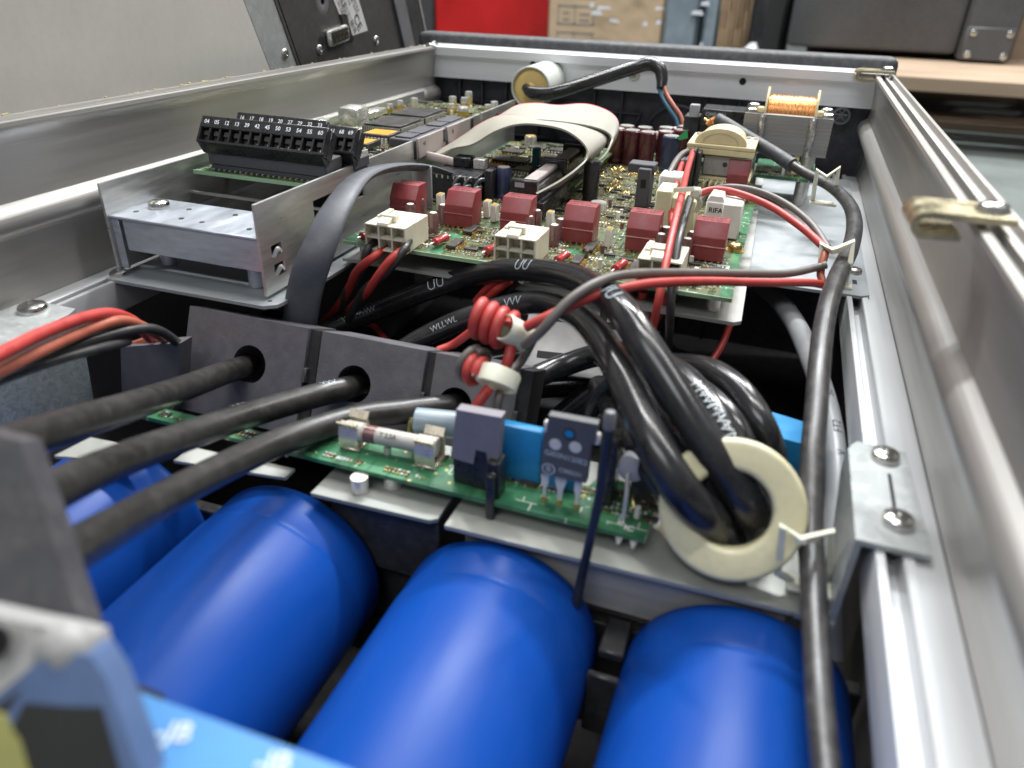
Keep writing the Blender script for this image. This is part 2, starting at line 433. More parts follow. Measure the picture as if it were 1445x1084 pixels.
def link(name, g, material, parent=None, loc=None, smooth=True, angle=38):
    me = bpy.data.meshes.new(name)
    me.from_pydata([tuple(v) for v in g.v], [], g.f)
    mats = material if isinstance(material, (list, tuple)) else [material]
    for m in mats: me.materials.append(MATS[m])
    if len(mats) > 1: me.polygons.foreach_set('material_index', g.m)
    if g.uv:
        uvl = me.uv_layers.new(name='UVMap')
        for p in me.polygons:
            u = g.uv.get(p.index)
            if u:
                for k, li in enumerate(p.loop_indices): uvl.data[li].uv = u[k]
    me.validate()
    bm = bmesh.new(); bm.from_mesh(me); bmesh.ops.recalc_face_normals(bm, faces=bm.faces); bm.to_mesh(me); bm.free()
    me.polygons.foreach_set('use_smooth', [True] * len(me.polygons))
    if smooth: me.set_sharp_from_angle(angle=R(angle))
    else: me.polygons.foreach_set('use_smooth', [False] * len(me.polygons))
    return place(name, me, parent, loc)

def wloc(o):
    p = Vector((0, 0, 0))
    while o is not None:
        p = p + Vector(o.location); o = o.parent
    return p

def place(name, me, parent=None, loc=None, rot=(0, 0, 0)):
    """loc None: the mesh is written in world coordinates of the scene"""
    o = bpy.data.objects.new(name, me)
    col.objects.link(o)
    if parent is not None:
        o.parent = parent
        if loc is None: o.location = -wloc(parent)
        else: o.location = Vector(loc) - wloc(parent)
    elif loc is not None:
        o.location = loc
    o.rotation_euler = rot
    return o

def thing(name, label, cat, loc=(0, 0, 0), group=None):
    o = bpy.data.objects.new(name, None); col.objects.link(o)
    o.empty_display_size = 0.01
    o.location = loc
    return tag(o, label, cat, group)

def tag(o, label, cat, group=None):
    o['label'] = label; o['category'] = cat
    if group: o['group'] = group
    return o

def structure(o):
    o['kind'] = 'structure'; return o

def stuff(o):
    o['kind'] = 'stuff'; return o

def copy_tree(o, parent=None, loc=None):
    c = o.copy(); col.objects.link(c)
    if parent is not None: c.parent = parent
    if loc is not None: c.location = loc
    for ch in list(o.children): copy_tree(ch, c)
    return c

_TX = {}
def text_mesh(body, size=1.0, sub=0, thin=False):
    key = (body, sub, thin)
    if key not in _TX:
        cu = bpy.data.curves.new('lettering', 'FONT'); cu.body = body; cu.size = 1.0
        cu.align_x = 'CENTER'; cu.align_y = 'CENTER'; cu.resolution_u = 3; cu.offset = -0.012 if thin else 0.02
        o = bpy.data.objects.new('lettering', cu); col.objects.link(o)
        bpy.context.view_layer.update()
        me = o.evaluated_get(bpy.context.evaluated_depsgraph_get()).to_mesh()
        bm = bmesh.new(); bm.from_mesh(me)
        if sub:
            bmesh.ops.triangulate(bm, faces=bm.faces)
            bmesh.ops.subdivide_edges(bm, edges=bm.edges, cuts=sub, use_grid_fill=True)
        vs = [tuple(v.co) for v in bm.verts]; bm.verts.index_update()
        fs = [[v.index for v in f.verts] for f in bm.faces]
        bm.free(); o.evaluated_get(bpy.context.evaluated_depsgraph_get()).to_mesh_clear()
        bpy.data.objects.remove(o); bpy.data.curves.remove(cu)
        _TX[key] = (vs, fs)
    vs, fs = _TX[key]
    return [(x * size, y * size, z) for x, y, z in vs], fs

def basis(o, x, y):
    """matrix whose X and Y axes follow the two directions, origin at o"""
    x = Vector(x).normalized(); z = x.cross(Vector(y)).normalized(); y = z.cross(x)
    return Matrix(((x.x, y.x, z.x, o[0]), (x.y, y.y, z.y, o[1]), (x.z, y.z, z.z, o[2]), (0, 0, 0, 1)))

def lettering(name, body, size, o, x, y, material, parent=None):
    g = G(); vs, fs = text_mesh(body, size)
    g.add(vs, fs, 0, basis(o, x, y))
    return link(name, g, material, parent, smooth=False)

def cable_print(body, size, pts, r, q, ang, parent, material='cable_print', flip=1, sub=8, lift=0.015):
    """lettering wrapped on a cable: q = position along 0..1, ang = direction round the cable (world vector)"""
    C = spline(pts, sub); F = frames(C)
    L = [0.0]
    for i in range(1, len(C)): L.append(L[-1] + (C[i] - C[i - 1]).length)
    vs, fs = text_mesh(body, size, 2, True)
    out = []
    ref = Vector(ang)
    for x, y, z in vs:
        s = q * L[-1] + x * flip
        s = max(0, min(L[-1] - 1e-4, s)); i = 0
        while i < len(L) - 2 and L[i + 1] < s: i += 1
        t = (s - L[i]) / max(1e-6, L[i + 1] - L[i])
        c = C[i].lerp(C[i + 1], t); T = (C[i + 1] - C[i]).normalized()
        n = (ref - T * ref.dot(T)).normalized(); b = T.cross(n)
        a = -y * flip / r
        out.append(c + (n * math.cos(a) + b * math.sin(a)) * (r + lift))
    g = G(); g.add(out, fs)
    return link('print', g, material, parent, smooth=False)

def cable(name, label, pts, r, material, cat='cable', group=None, parent=None, **k):
    g = G(); g.tube(pts, r, n=k.pop('n', 18), **k)
    if parent is not None: return link(name, g, material, parent)
    root = thing(name, label, cat, tuple(pts[0]), group)
    link('sheath', g, material, root)
    return root

def pan_head(name, p, r, parent=None, material='screw_steel', axis=(0, 0, 1), h=None, washer=0):
    g = G(); h = h or r * 0.62
    pr = [(r, 0), (r * 1.0, h * .35), (r * .9, h * .72), (r * .62, h * .95), (r * .4, h)]
    g.lathe(pr + [(r * .30, h), (r * .18, h * .55), (0, h * .5)], p, axis, 20)
    if washer: g.lathe([(washer, -0.09), (washer, -0.005)], p, axis, 20)
    q = Vector(axis).normalized().to_track_quat('Z', 'Y')
    return link(name, g, material, parent)

def grid_plate(g, axis, t0, t1, u0, u1, v0, v1, holes, mi=0):
    """flat plate with rectangular holes; axis = thickness axis; holes (u0,v0,u1,v1)"""
    us = sorted(set([u0, u1] + [h[0] for h in holes] + [h[2] for h in holes]))
    vs = sorted(set([v0, v1] + [h[1] for h in holes] + [h[3] for h in holes]))
    us = [u for u in us if u0 <= u <= u1]; vs = [v for v in vs if v0 <= v <= v1]
    solid = {}
    for i in range(len(us) - 1):
        for j in range(len(vs) - 1):
            cu, cv = (us[i] + us[i + 1]) / 2, (vs[j] + vs[j + 1]) / 2
            solid[i, j] = not any(h[0] < cu < h[2] and h[1] < cv < h[3] for h in holes)
    def P(t, u, v): return {'x': (t, u, v), 'y': (u, t, v), 'z': (u, v, t)}[axis]
    for (i, j), sv in solid.items():
        if not sv: continue
        a, b, c, d = us[i], us[i + 1], vs[j], vs[j + 1]
        for t in (t0, t1):
            g.add([P(t, a, c), P(t, b, c), P(t, b, d), P(t, a, d)], [(0, 1, 2, 3)], mi)
        for (di, dj, e) in ((-1, 0, (a, c, a, d)), (1, 0, (b, c, b, d)), (0, -1, (a, c, b, c)), (0, 1, (a, d, b, d))):
            if not solid.get((i + di, j + dj), False):
                g.add([P(t0, e[0], e[1]), P(t0, e[2], e[3]), P(t1, e[2], e[3]), P(t1, e[0], e[1])], [(0, 1, 2, 3)], mi)
    return g

# ================================================================== SETTING
g = G(); g.add([(-1500, -400, -25.4), (1500, -400, -25.4), (1500, 2600, -25.4), (-1500, 2600, -25.4)], [(0, 1, 2, 3)])
structure(link('floor', g, 'shop_floor'))
g = G(); g.box(-1500, 900, -25.39, 1500, 910, 500)
structure(link('back_wall', g, 'dark_wall'))

# ================================================================== DRIVE CHASSIS
ch = thing('drive_chassis', 'open aluminium drive housing with grooved side rails and a black plastic end', 'housing', (-10, 20, -25))
half = [(6.0, -25), (6.0, -6.2), (5.86, -5.6), (5.86, -4.93), (5.72, -4.93), (5.66, -5.12), (5.40, -5.12), (5.37, -4.98),
        (5.27, -4.98), (5.27, -5.5), (5.02, -5.5), (5.02, -4.98), (4.92, -4.93), (4.74, -4.96), (4.72, -5.1), (4.86, -5.25),
        (4.96, -5.6), (5.06, -6.4), (5.10, -7.2), (5.02, -7.62), (4.86, -7.72), (4.7, -7.82), (4.59, -8.0), (4.55, -8.2),
        (4.59, -8.42), (4.7, -8.6), (4.9, -8.74), (5.1, -8.85), (5.26, -9.3), (5.34, -10.0), (5.34, -10.6), (5.27, -11.1),
        (5.26, -25)]
ledge = [(5.24, -11.3), (4.56, -11.3), (4.56, -11.22), (4.36, -11.22), (4.33, -11.26), (4.33, -11.8),
        (3.97, -11.8), (3.97, -11.26), (3.94, -11.22), (3.76, -11.22), (3.74, -11.27), (3.74, -12.5), (4.9, -12.5), (5.24, -12.9)]
for sgn in (1, -1):
    g = G()
    pr = half if sgn == 1 else [(-20.2 - x, z) for x, z in half]
    g.prism(pr, -22, 54.3, 'y')
    link('side_rail', g, 'satin_aluminium', ch, angle=28)
    g = G(); g.prism(ledge if sgn == 1 else [(-20.2 - x, z) for x, z in ledge], -21.9, 54.25, 'y'); link('slotted_ledge', g, 'ledge_aluminium', ch, angle=28)
# back rail of extruded aluminium
g = G()
g.prism([(53.9, -4.95), (54.15, -4.9), (54.2, -5.0), (54.45, -5.0), (54.5, -4.88), (54.7, -4.88), (54.75, -5.02), (55.1, -5.02), (55.15, -4.86),
         (55.6, -4.86), (55.6, -7.05), (54.3, -7.05), (54.3, -5.55), (53.9, -5.5)], -25.9, 5.6, 'x')
link('back_rail', g, 'bright_aluminium', ch, angle=25)
g = G()
g.box(-27.3, 55.62, -25, 6.2, 57.6, -4.15, 0.45, seg=3)
link('bezel', g, 'bezel_plastic', ch)
g = G()
g.box(-25.2, 55.0, -25.0, 5.2, 55.58, -7.06)
bp = link('back_panel', g, 'back_panel_plastic', ch)
for x in (-23.4, -21.6, -19.7, -17.2, -13.0, -11.0, -5.2, -3.0):
    g = G(); g.box(x - .08, 54.6, -25, x + .08, 55.05, -7.07, .05); link('moulded_rib', g, 'back_panel_plastic', bp, None)
for (z) in (-8.6, -10.8):
    g = G(); g.box(-25, 54.7, z - .08, -9.5, 55.04, z + .08, .05); link('moulded_rib', g, 'back_panel_plastic', bp, None)
for (x, z, r) in ((-7.0, -9.9, 2.2), (-20.5, -9.7, 1.0), (-14.8, -9.6, 1.5)):
    g = G(); g.lathe([(r, 0), (r, .35), (r - .16, .4), (r - .2, .1), (.01, .08)], (x, 55.05, z), (0, -1, 0), 40)
    link('moulded_ring', g, 'back_panel_plastic', bp, None)
g = G(); g.lathe([(.55, 0), (.55, .5), (.42, .55), (.36, .2), (.16, .2), (.14, .45), (0, .45)], (3.45,54.90,-7.60), (0, -1, 0), 24)
for k in range(3):
    a = k * math.pi / 3
    d = Vector((math.cos(a), 0, math.sin(a))) * .38; c = Vector((3.42,54.40,-7.53))
    g.cyl(c - d, c + d, .05, 6)
link('boss', g, 'grey_sheath', ch)
# diagonal moulded struts behind the ribbon cable
for a, b in (((-9.6, -8.6), (-11.4, -12.5)), ((-9.6, -8.6), (-12.6, -8.6))):
    g = G(); g.tube([(a[0], 54.9, a[1]), (b[0], 54.9, b[1])], .14, 6); link('moulded_rib', g, 'back_panel_plastic', bp, None)
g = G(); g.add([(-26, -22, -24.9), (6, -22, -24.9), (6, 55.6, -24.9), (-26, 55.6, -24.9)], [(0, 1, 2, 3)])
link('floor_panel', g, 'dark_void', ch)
# holes and screw on the back rail
for p in ((-3.02,54.28,-5.94), (-17.56,54.28,-5.76)):
    g = G(); g.lathe([(.22, 0), (.22, .02), (0, .021)], p, (0, -1, 0), 20); link('hole', g, 'pocket_black', ch)
pan_head('screw', (-10.25,54.30,-5.92), .42, ch, axis=(0, -1, 0), h=.2)
g = G(); g.box(-25.6, 53.4, -5.0, -24.9, 54.4, -4.72, .1); link('corner_clip', g, 'screw_steel', ch)
pan_head('screw', (-25.1, 53.9, -4.72), .22, ch)
# small burrs of packing foam on the outer edge of the far rail
g = G()
for i in range(100):
    y = random.uniform(14, 54) if i % 3 else random.uniform(26, 31)
    s_ = random.uniform(.012, .045); x = -26.06 + random.uniform(-.03, .06)
    g.box(x - s_, y - s_ * 1.5, -4.96, x + s_, y + s_ * 1.5, -4.93 + s_ * random.uniform(.5, 1.6), T=Matrix.Rotation(random.uniform(-.002, .002), 4, 'Z'))
stuff(tag(link('foam_crumbs', g, 'foam_dust'), 'yellow foam crumbs scattered along the edge of the far rail', 'crumbs'))

# clamps bent from yellow zinc sheet on the near rail
def rail_clamp(label, c, sc, rot):
    root = thing('cover_clamp', label, 'clamp', c, 'cover clamps on the rail')
    t = .16
    inner, outer = [], []
    # J-shaped strip seen from the side: flat tongue then a roll downwards
    path = [(1.35, 0)] + [(x, 0) for x in (.6, 0, -.5)]
    for k in range(1, 9):
        a = math.pi / 2 + k * math.pi / 8.0
        path.append((-.6 + .26 * math.cos(a), -.26 + .26 * math.sin(a)))
    path += [(-.3, -.52), (.25, -.50)]
    def off(d):
        o = []
        for i, p in enumerate(path):
            a = Vector(path[max(i - 1, 0)]); b = Vector(path[min(i + 1, len(path) - 1)])
            n = (b - a).normalized(); o.append((p[0] - n.y * d, p[1] + n.x * d))
        return o
    prof = off(t / 2) + off(-t / 2)[::-1]
    T = Matrix.Translation(c) @ Matrix.Rotation(rot, 4, 'Z') @ Matrix.Scale(sc, 4)
    g = G(); m = len(path)
    w = .8
    A = off(t / 2); B = off(-t / 2)
    vs = [(p[0], -w, p[1]) for p in A] + [(p[0], -w, p[1]) for p in B] + [(p[0], w, p[1]) for p in A] + [(p[0], w, p[1]) for p in B]
    fs = []
    for i in range(m - 1):
        fs += [(i, i + 1, 2 * m + i + 1, 2 * m + i), (m + i, m + i + 1, 3 * m + i + 1, 3 * m + i), (i, i + 1, m + i + 1, m + i), (2 * m + i, 2 * m + i + 1, 3 * m + i + 1, 3 * m + i)]
    fs += [(0, m, 3 * m, 2 * m), (m - 1, 2 * m - 1, 4 * m - 1, 3 * m - 1)]
    g.add(vs, fs, 0, T)
    link('bent_strip', g, 'yellow_zinc', root)
    g = G(); g.prism([(-.45, -.12), (.25, -.12), (.25, .12), (-.45, .12)], .071, .078, 'z', T=T); link('slot', g, 'pocket_black', root)
    p = T @ Vector((.95, 0, .07))
    sr = pan_head('screw', p, .37 * sc, root, h=.24 * sc)
    g = G()
    for k in range(3): g.cyl(p + Vector((0, 0, -.02 + k * .03)), p + Vector((0, 0, k * .03)), (.46 - .03 * k) * sc, 8 + k * 6, T=None)
    link('lock_washer', g, 'screw_steel', root)
    p2 = T @ Vector((-.7, 0, -.45)); 
    return root
rail_clamp('large yellow zinc clamp with a silver screw halfway along the near rail', (4.15, 20.1, -4.72), .95, R(2))
rail_clamp('small yellow zinc clamp screwed on the far corner of the near rail', (4.45, 53.2, -4.72), .95, R(2))

# ================================================================== CARD RACK (left)
plate = thing('mounting_plate', 'bare zinc plate with rounded corner under the aluminium card rack', 'plate', (-20.4, 21, -11.2))
g = G(); g.prism([(-24.35, 20.9), (-17.0, 20.98), (-16.6, 21.3), (-16.4, 22.5), (-16.3, 52), (-24.35, 52)], -11.28, -11.15, 'z')
link('sheet', g, 'zinc_plate', plate)
for p, r in (((-24.17,21.39,-11.15), .36), ((-23.8, 48, -11.15), .3)): pan_head('screw', p, r, plate)
g = G(); g.cyl((-17.06,21.49,-11.15), Vector((-17.06,21.49,-11.15)) + Vector((0, 0, .004)), .09, 12); link('hole', g, 'pocket_black', plate)
for p in ((-23.26,23.24,-11.15), (-18.4, 22.6, -11.15), (-21, 44, -11.15)):
    g = G(); g.cyl(p, (p[0], p[1], -10.05), .33, 20, .04); link('spacer', g, 'milled_aluminium', plate)

rack = thing('card_rack', 'bent sheet aluminium card rack open at the top beside the far wall', 'card rack', (-20.8, 21.5, -11.1))
g = G(); grid_plate(g, 'x', -24.3, -24.18, 21.5, 50.2, -10.98, -7.5, [(28.6, -8.5, 29.6, -7.95), (23.0, -10.1, 23.15, -9.0)])
link('side_plate', g, 'sheet_aluminium', rack)
g = G(); grid_plate(g, 'x', -17.28, -17.16, 21.5, 49.5, -11.0, -7.5,
                    [(22.1, -9.65, 22.75, -9.2), (22.15, -10.45, 22.85, -9.95), (25.1, -9.0, 29.2, -8.25), (34.2, -8.45, 41.6, -7.4), (43.2, -8.2, 43.5, -7.4), (48.4, -8.1, 48.7, -7.6)])
link('side_plate', g, 'sheet_aluminium', rack)
g = G(); g.box(-24.17, 21.55, -8.86, -17.29, 24.3, -8.74, .03)
fl = link('tray_flange', g, 'milled_aluminium', rack)
for p in ((-23.55,22.36,-8.74), (-21.91,23.45,-8.74), (-21.32,22.33,-8.74), (-20.31,22.28,-8.74), (-19.77,23.56,-8.74), (-18.15,22.28,-8.74)):
    g = G(); g.lathe([(.11, 0), (.1, .03), (.05, .03), (.045, .005), (0, .004)], p, (0, 0, 1), 14); link('rivet', g, 'screw_steel', fl)
g = G(); g.box(-23.6, 21.62, -10.1, -17.29, 21.74, -8.87, .02)
g.box(-24.17, 21.62, -10.9, -23.8, 21.74, -8.87, .02)
link('front_wall', g, 'milled_aluminium', rack)
pan_head('screw', (-23.24,23.28,-8.74), .42, rack, h=.3)
g = G(); g.box(-24.1, 24.35, -9.6, -17.35, 49, -9.5); link('base_plate', g, 'black_plastic', rack)
g = G(); g.box(-24.17, 26.25, -9.0, -17.3, 26.4, -8.9); g.box(-24.17, 24.31, -9.5, -17.3, 24.36, -8.9); g.box(-17.95, 24.4, -9.5, -17.5, 49, -9.35)
link('stiffener', g, 'sheet_aluminium', rack)
for p in ((-24.12, 29.1, -8.35), (-17.2, 22.4, -9.5), (-17.25, 22.5, -10.25)):
    g = G(); d = 1 if p[0] < -20 else 1
    g.tube([(p[0] - .05, p[1] - .2, p[2] - .25), (p[0] + .12, p[1], p[2] + .12), (p[0] + .05, p[1] + .25, p[2] - .02)], .09, 8, flat=.6)
    link('card_hook', g, 'tinned_lead', rack)

# ------------------------------------------------------------------ control card in the rack
card = thing('control_card', 'control card with socketed chips and rows of numbered terminals in the rack', 'circuit board', (-20.7, 26.3, -8.0))
g = G(); g.box(-23.95, 26.35, -8.12, -17.45, 48.8, -7.96, mi=0)
g.box(-23.95, 26.3, -8.12, -17.45, 26.34, -7.95, mi=1)
link('board', g, ['control_pcb', 'pcb_edge'], card)

def terminal_block(nums, c, pitch, tilt=R(-38), parent=card, label=None):
    """row of plug-in screw terminals; c = left end of the lower front lip"""
    n = len(nums); w = n * pitch
    X = Vector((1, 0, 0)); N = Vector((0, -math.cos(R(34)), math.sin(R(34)))); U = Vector((0, math.sin(R(34)), math.cos(R(34))))
    T = Matrix(((1, U.x, N.x, c[0]), (0, U.y, N.y, c[1]), (0, U.z, N.z, c[2]), (0, 0, 0, 1)))
    # T local: x along the row, y up the slanted face, z out of it
    hgt = 1.18; g = G()
    g.box(-.06, 0, -.75, w + .06, hgt, -.32, .02, T=T)                 # core
    g.box(-.06, 0, -.315, w + .06, .12, 0, .02, T=T)                  # lower lip
    g.box(-.06, .66, -.315, w + .06, hgt, 0, .03, T=T)                # number strip
    g.box(-.06, -.0, -.745, -.02, hgt, .01, .01, T=T)
    for i in range(n + 1):
        g.box(i * pitch - .045, .121, -.315, i * pitch + .045, .659, -.004, T=T)
    g.prism([(-.01, -.74), (-.22, -.72), (-.26, -.5), (-.01, -.02)], 0, w, 'x', T=basis(T @ Vector((0, 0, 0)), (1, 0, 0), U))
    body = link('terminal_strip', g, 'terminal_plastic', parent)
    if label: body['label'] = label
    for i, s_ in enumerate(nums):
        g = G(); px = (i + .5) * pitch
        g.box(px - pitch * .36, .13, -.31, px + pitch * .36, .62, -.30, T=T)
        g.box(px - pitch * .3, .36, -.30, px + pitch * .3, .6, -.14, .03, T=T)
        g.box(px + .01, .17, -.30, px + pitch * .26, .30, -.22, .02, mi=1, T=T)
        link('clamp', g, ['chip_black', 'tinned_lead'], body)
        g = G(); vs, fs = text_mesh(s_, .245)
        g.add(vs, fs, 0, T @ Matrix.Translation((px, .92, .006)))
        link('number', g, 'white_print', body, smooth=False)
    g = G()
    yb = c[1] + .35
    g.box(c[0] + .12, yb, -7.72, c[0] + w - .05, yb + 1.3, c[2] - .32, .04)
    g.box(c[0] + .2, yb + .05, -7.95, c[0] + w - .1, yb + 1.2, -7.73, .02)
    link('header', g, 'header_plastic', parent)
terminal_block(['04', '05', '12', '13', '39', '42', '45', '50', '53', '54', '55', '60'], (-23.5, 26.35, -6.72), .508)
terminal_block(['16', '17', '18', '19', '20', '27', '29', '32', '33'], (-23.45, 28.6, -6.9), .508)
terminal_block(['61', '68', '69'], (-18.35, 28.0, -6.95), .44)

def ic(name, cx, cy, z, w, d, h, parent, pins=0, material='chip_black', pinside='x', sticker=None, pinmat='tinned_lead', label=None):
    g = G(); g.box(cx - w / 2, cy - d / 2, z, cx + w / 2, cy + d / 2, z + h, .03)
    g.cyl((cx - w * .38, cy - d * .38, z + h), (cx - w * .38, cy - d * .38, z + h + .004), min(w, d) * .06, 8)
    if pins:
        L = w if pinside == 'x' else d
        for i in range(pins):
            t = -L / 2 + L * (i + .5) / pins; pw = L / pins * .24
            for s_ in (-1, 1):
                if pinside == 'x': g.box(cx + t - pw, cy + s_ * (d / 2 + .07) - .08, z - .12, cx + t + pw, cy + s_ * (d / 2 + .07) + .05, z + h * .5, mi=1)
                else: g.box(cx + s_ * (w / 2 + .07) - .06, cy + t - pw, z - .12, cx + s_ * (w / 2 + .07) + .06, cy + t + pw, z + h * .5, mi=1)
    if sticker: g.box(cx - w * .42, cy - d * .4, z + h + .001, cx + w * .42, cy + d * .4, z + h + .008, mi=2)
    o = link(name, g, [material, pinmat, sticker or material], parent)
    if label: o['label'] = label
    return o
def socketed(cx, cy, w, d, label=None):
    g = G(); g.box(cx - w / 2, cy - d / 2, -7.95, cx + w / 2, cy + d / 2, -7.6, .02)
    for i in range(20):
        t = -.46 + .92 * i / 19
        for s_ in (-1, 1):
            g.box(cx + t * w - .025, cy + s_ * (d / 2 + .01) - .02, -7.93, cx + t * w + .025, cy + s_ * (d / 2 + .01) + .02, -7.62, mi=1)
            g.box(cx + s_ * (w / 2 + .01) - .02, cy + t * d - .025, -7.93, cx + s_ * (w / 2 + .01) + .02, cy + t * d + .025, -7.62, mi=1)
    so = link('chip_socket', g, ['chip_black', 'tinned_lead'], card)
    g = G(); g.box(cx - w * .46, cy - d * .46, -7.59, cx + w * .46, cy + d * .46, -7.5, .02); c = link('chip', g, 'chip_black', so)
    if label: c['label'] = label
socketed(-20.85, 42.2, 2.4, 2.9); socketed(-20.6, 38.6, 2.4, 2.8)
ic('chip', -19.7, 35.6, -7.8, 1.6, 1.5, .28, card, 8, sticker='amber_label', label='chip with an orange sticker, rear one')
ic('chip', -19.6, 33.2, -7.8, 1.6, 1.4, .28, card, 8, sticker='amber_label', label='chip with an orange sticker, front one')
g = G(); g.box(-23.3, 37.2, -7.9, -22.0, 38.6, -6.75, .22, seg=2); g.box(-23.4, 37.1, -7.93, -21.9, 38.7, -7.82, .04)
link('crystal_can', g, 'silver_can', card)
for q in ((-23.7, 35.0, -7.93, -23.2, 36.4, -7.2, .08), (-23.8, 40.5, -7.93, -23.1, 42.6, -7.5, .06)):
    g = G(); g.box(*q); link('shield_can', g, 'silver_can', card)
def can(name, x, y, z, r, h, parent, body, top='silver_can', n=18, label=None, band=0):
    g = G()
    if body == 'yellow_cap':
        g.lathe([(r * .94, 0), (r, .05), (r, h * .6)], (x, y, z), (0, 0, 1), n); g.lathe([(r * .97, h * .6), (r * .97, h - .07), (r * .85, h)], (x, y, z), (0, 0, 1), n, mi=1)
    else: g.lathe([(r * .94, 0), (r, .05), (r, h * .12), (r * .93, h * .16), (r, h * .2), (r, h - .07), (r * .88, h)], (x, y, z), (0, 0, 1), n)
    g.lathe([(r * .86, h + .004), (0, h + .006)], (x, y, z), (0, 0, 1), n, mi=1)
    o = link(name, g, [body, top], parent)
    if label: o['label'] = label
    return o
for px, py, b in ((549,158,'yellow_cap'),(555,153,'yellow_cap'),(563,150,'silver_can'),(612,150,'yellow_cap'),(626,144,'yellow_cap'),(622,157,'yellow_cap'),
                  (613,159,'yellow_cap'),(634,165,'yellow_cap'),(659,161,'yellow_cap'),(669,157,'yellow_cap'),(678,155,'silver_can'),(558,186,'silver_can')):
    pass
for (x, y, b, r, h) in ((-23.1, 43.0, 'yellow_cap', .26, .6), (-23.0, 44.2, 'yellow_cap', .26, .65), (-22.7, 45.6, 'silver_can', .3, .65), (-20.4, 46.5, 'yellow_cap', .3, .8),
                        (-19.9, 48.0, 'yellow_cap', .3, .95), (-19.4, 46.1, 'yellow_cap', .3, .85), (-19.8, 44.9, 'yellow_cap', .3, .6), (-18.7, 44.2, 'yellow_cap', .45, .6),
                        (-17.9, 46.4, 'yellow_cap', .3, .5), (-18.0, 47.8, 'silver_can', .3, .5), (-18.2, 36.1, 'silver_can', .3, .5), (-18.4, 31.3, 'yellow_cap', .25, .4)):
    can('capacitor', x, y, -7.95, r * .82, h, card, b)

def smd_field(parent, rects, z, n, seed, smin=.05, smax=.16, hmax=.14):
    """rows of tiny soldered parts that cannot be told apart one by one"""
    rnd = random.Random(seed)
    g = G()
    mats = ['ceramic_white', 'chip_black', 'gold_pin', 'tinned_lead', 'glass_brown']
    for r in rects:
        area_ = (r[2] - r[0]) * (r[3] - r[1])
        y = r[1]
        while y < r[3]:
            x = r[0]; rowh = rnd.choice((.22, .26, .3, .42))
            while x < r[2]:
                kind = rnd.choices(('res', 'cap', 'ic', 'pads', 'gap', 'tall'), (7, 2.2, 2.2, 6, 1.6, .5))[0]
                m = rnd.randint(2, 6)
                if kind == 'gap': x += rnd.uniform(.2, .7); continue
                if kind == 'ic':
                    w_, d_ = rnd.uniform(.3, .6), min(rowh, .4) * .8
                    g.box(x, y, z, x + w_, y + d_ * .7, z + .12, mi=1)
                    q = x + .03
                    while q < x + w_:
                        for e in (-.05, d_ * .7): g.box(q, y + e, z, q + .03, y + e + .05, z + .05, mi=2 if rnd.random() < .5 else 3)
                        q += .09
                    x += w_ + .1; continue
                if kind == 'tall':
                    g.cyl((x + .1, y + .1, z), (x + .1, y + .1, z + rnd.uniform(.2, .4)), .09, 8, mi=rnd.choice((0, 3, 4))); x += .28; continue
                mi = {'res': 1, 'cap': 0, 'pads': 2}[kind]
                if kind == 'cap' and rnd.random() < .35: mi = 4
                for _ in range(m):
                    if x > r[2]: break
                    if kind == 'pads':
                        g.box(x, y + .04, z, x + .05, y + .11, z + .03, mi=rnd.choice((2, 2, 3))); x += .11; continue
                    L_ = rowh * .62
                    g.box(x, y, z, x + .08, y + L_, z + .05, mi=mi)
                    for e in (-.006, L_ - .035): g.box(x - .004, y + e, z, x + .084, y + e + .04, z + .055, mi=3 if rnd.random() < .4 else 2)
                    x += .14
                x += rnd.uniform(.03, .2)
            y += rowh
    return stuff(link('small_components', g, mats, parent, smooth=False))
smd_field(card, [(-23.8, 40.7, -17.6, 48.6), (-19.3, 30.5, -17.6, 40.5), (-23.6, 30.3, -21.8, 37)], -7.955, 620, 3, .05, .17, .2)
g = G()
for i in range(44):
    g.box(-23.6 + i * .14, 26.95 - (i % 2) * .3, -7.955, -23.54 + i * .14, 27.05 - (i % 2) * .3, -7.9)
stuff(link('solder_pins', g, 'tinned_lead', card, smooth=False))

# ribbon cable plugs that poke through the rack's near plate
for (y0, y1) in ((34.3, 37.7), (37.9, 41.5)):
    pl = thing('ribbon_plug', 'grey ribbon cable plug in the rack plate, ' + ('nearer of the two' if y0 < 35 else 'farther of the two'), 'plug', (-17.4, y0, -8.2), 'ribbon plugs in the rack plate')
    g = G(); g.box(-18.6, y0, -8.3, -17.12, y1, -7.5, .05); g.box(-18.4, y0 + .3, -7.49, -17.5, y0 + 1.4, -7.42, .02); g.box(-18.4, y0 + 1.6, -7.49, -17.5, y1 - .2, -7.42, .02); link('housing', g, 'header_plastic', pl)
    g = G(); g.box(-17.11, y0 + .05, -8.4, -16.95, y1 - .05, -7.4, .04); link('face', g, 'pink_grey', pl)
    g = G(); g.box(-17.12, y1 - .35, -8.1, -16.9, y1 + .05, -7.42, .05); link('latch', g, 'black_plastic', pl)
    lettering('marking', '+8' if y0 < 35 else '34', .3, (-16.945, y0 + .7, -7.75), (0, 1, 0), (0, 0, 1), 'black_print', pl)

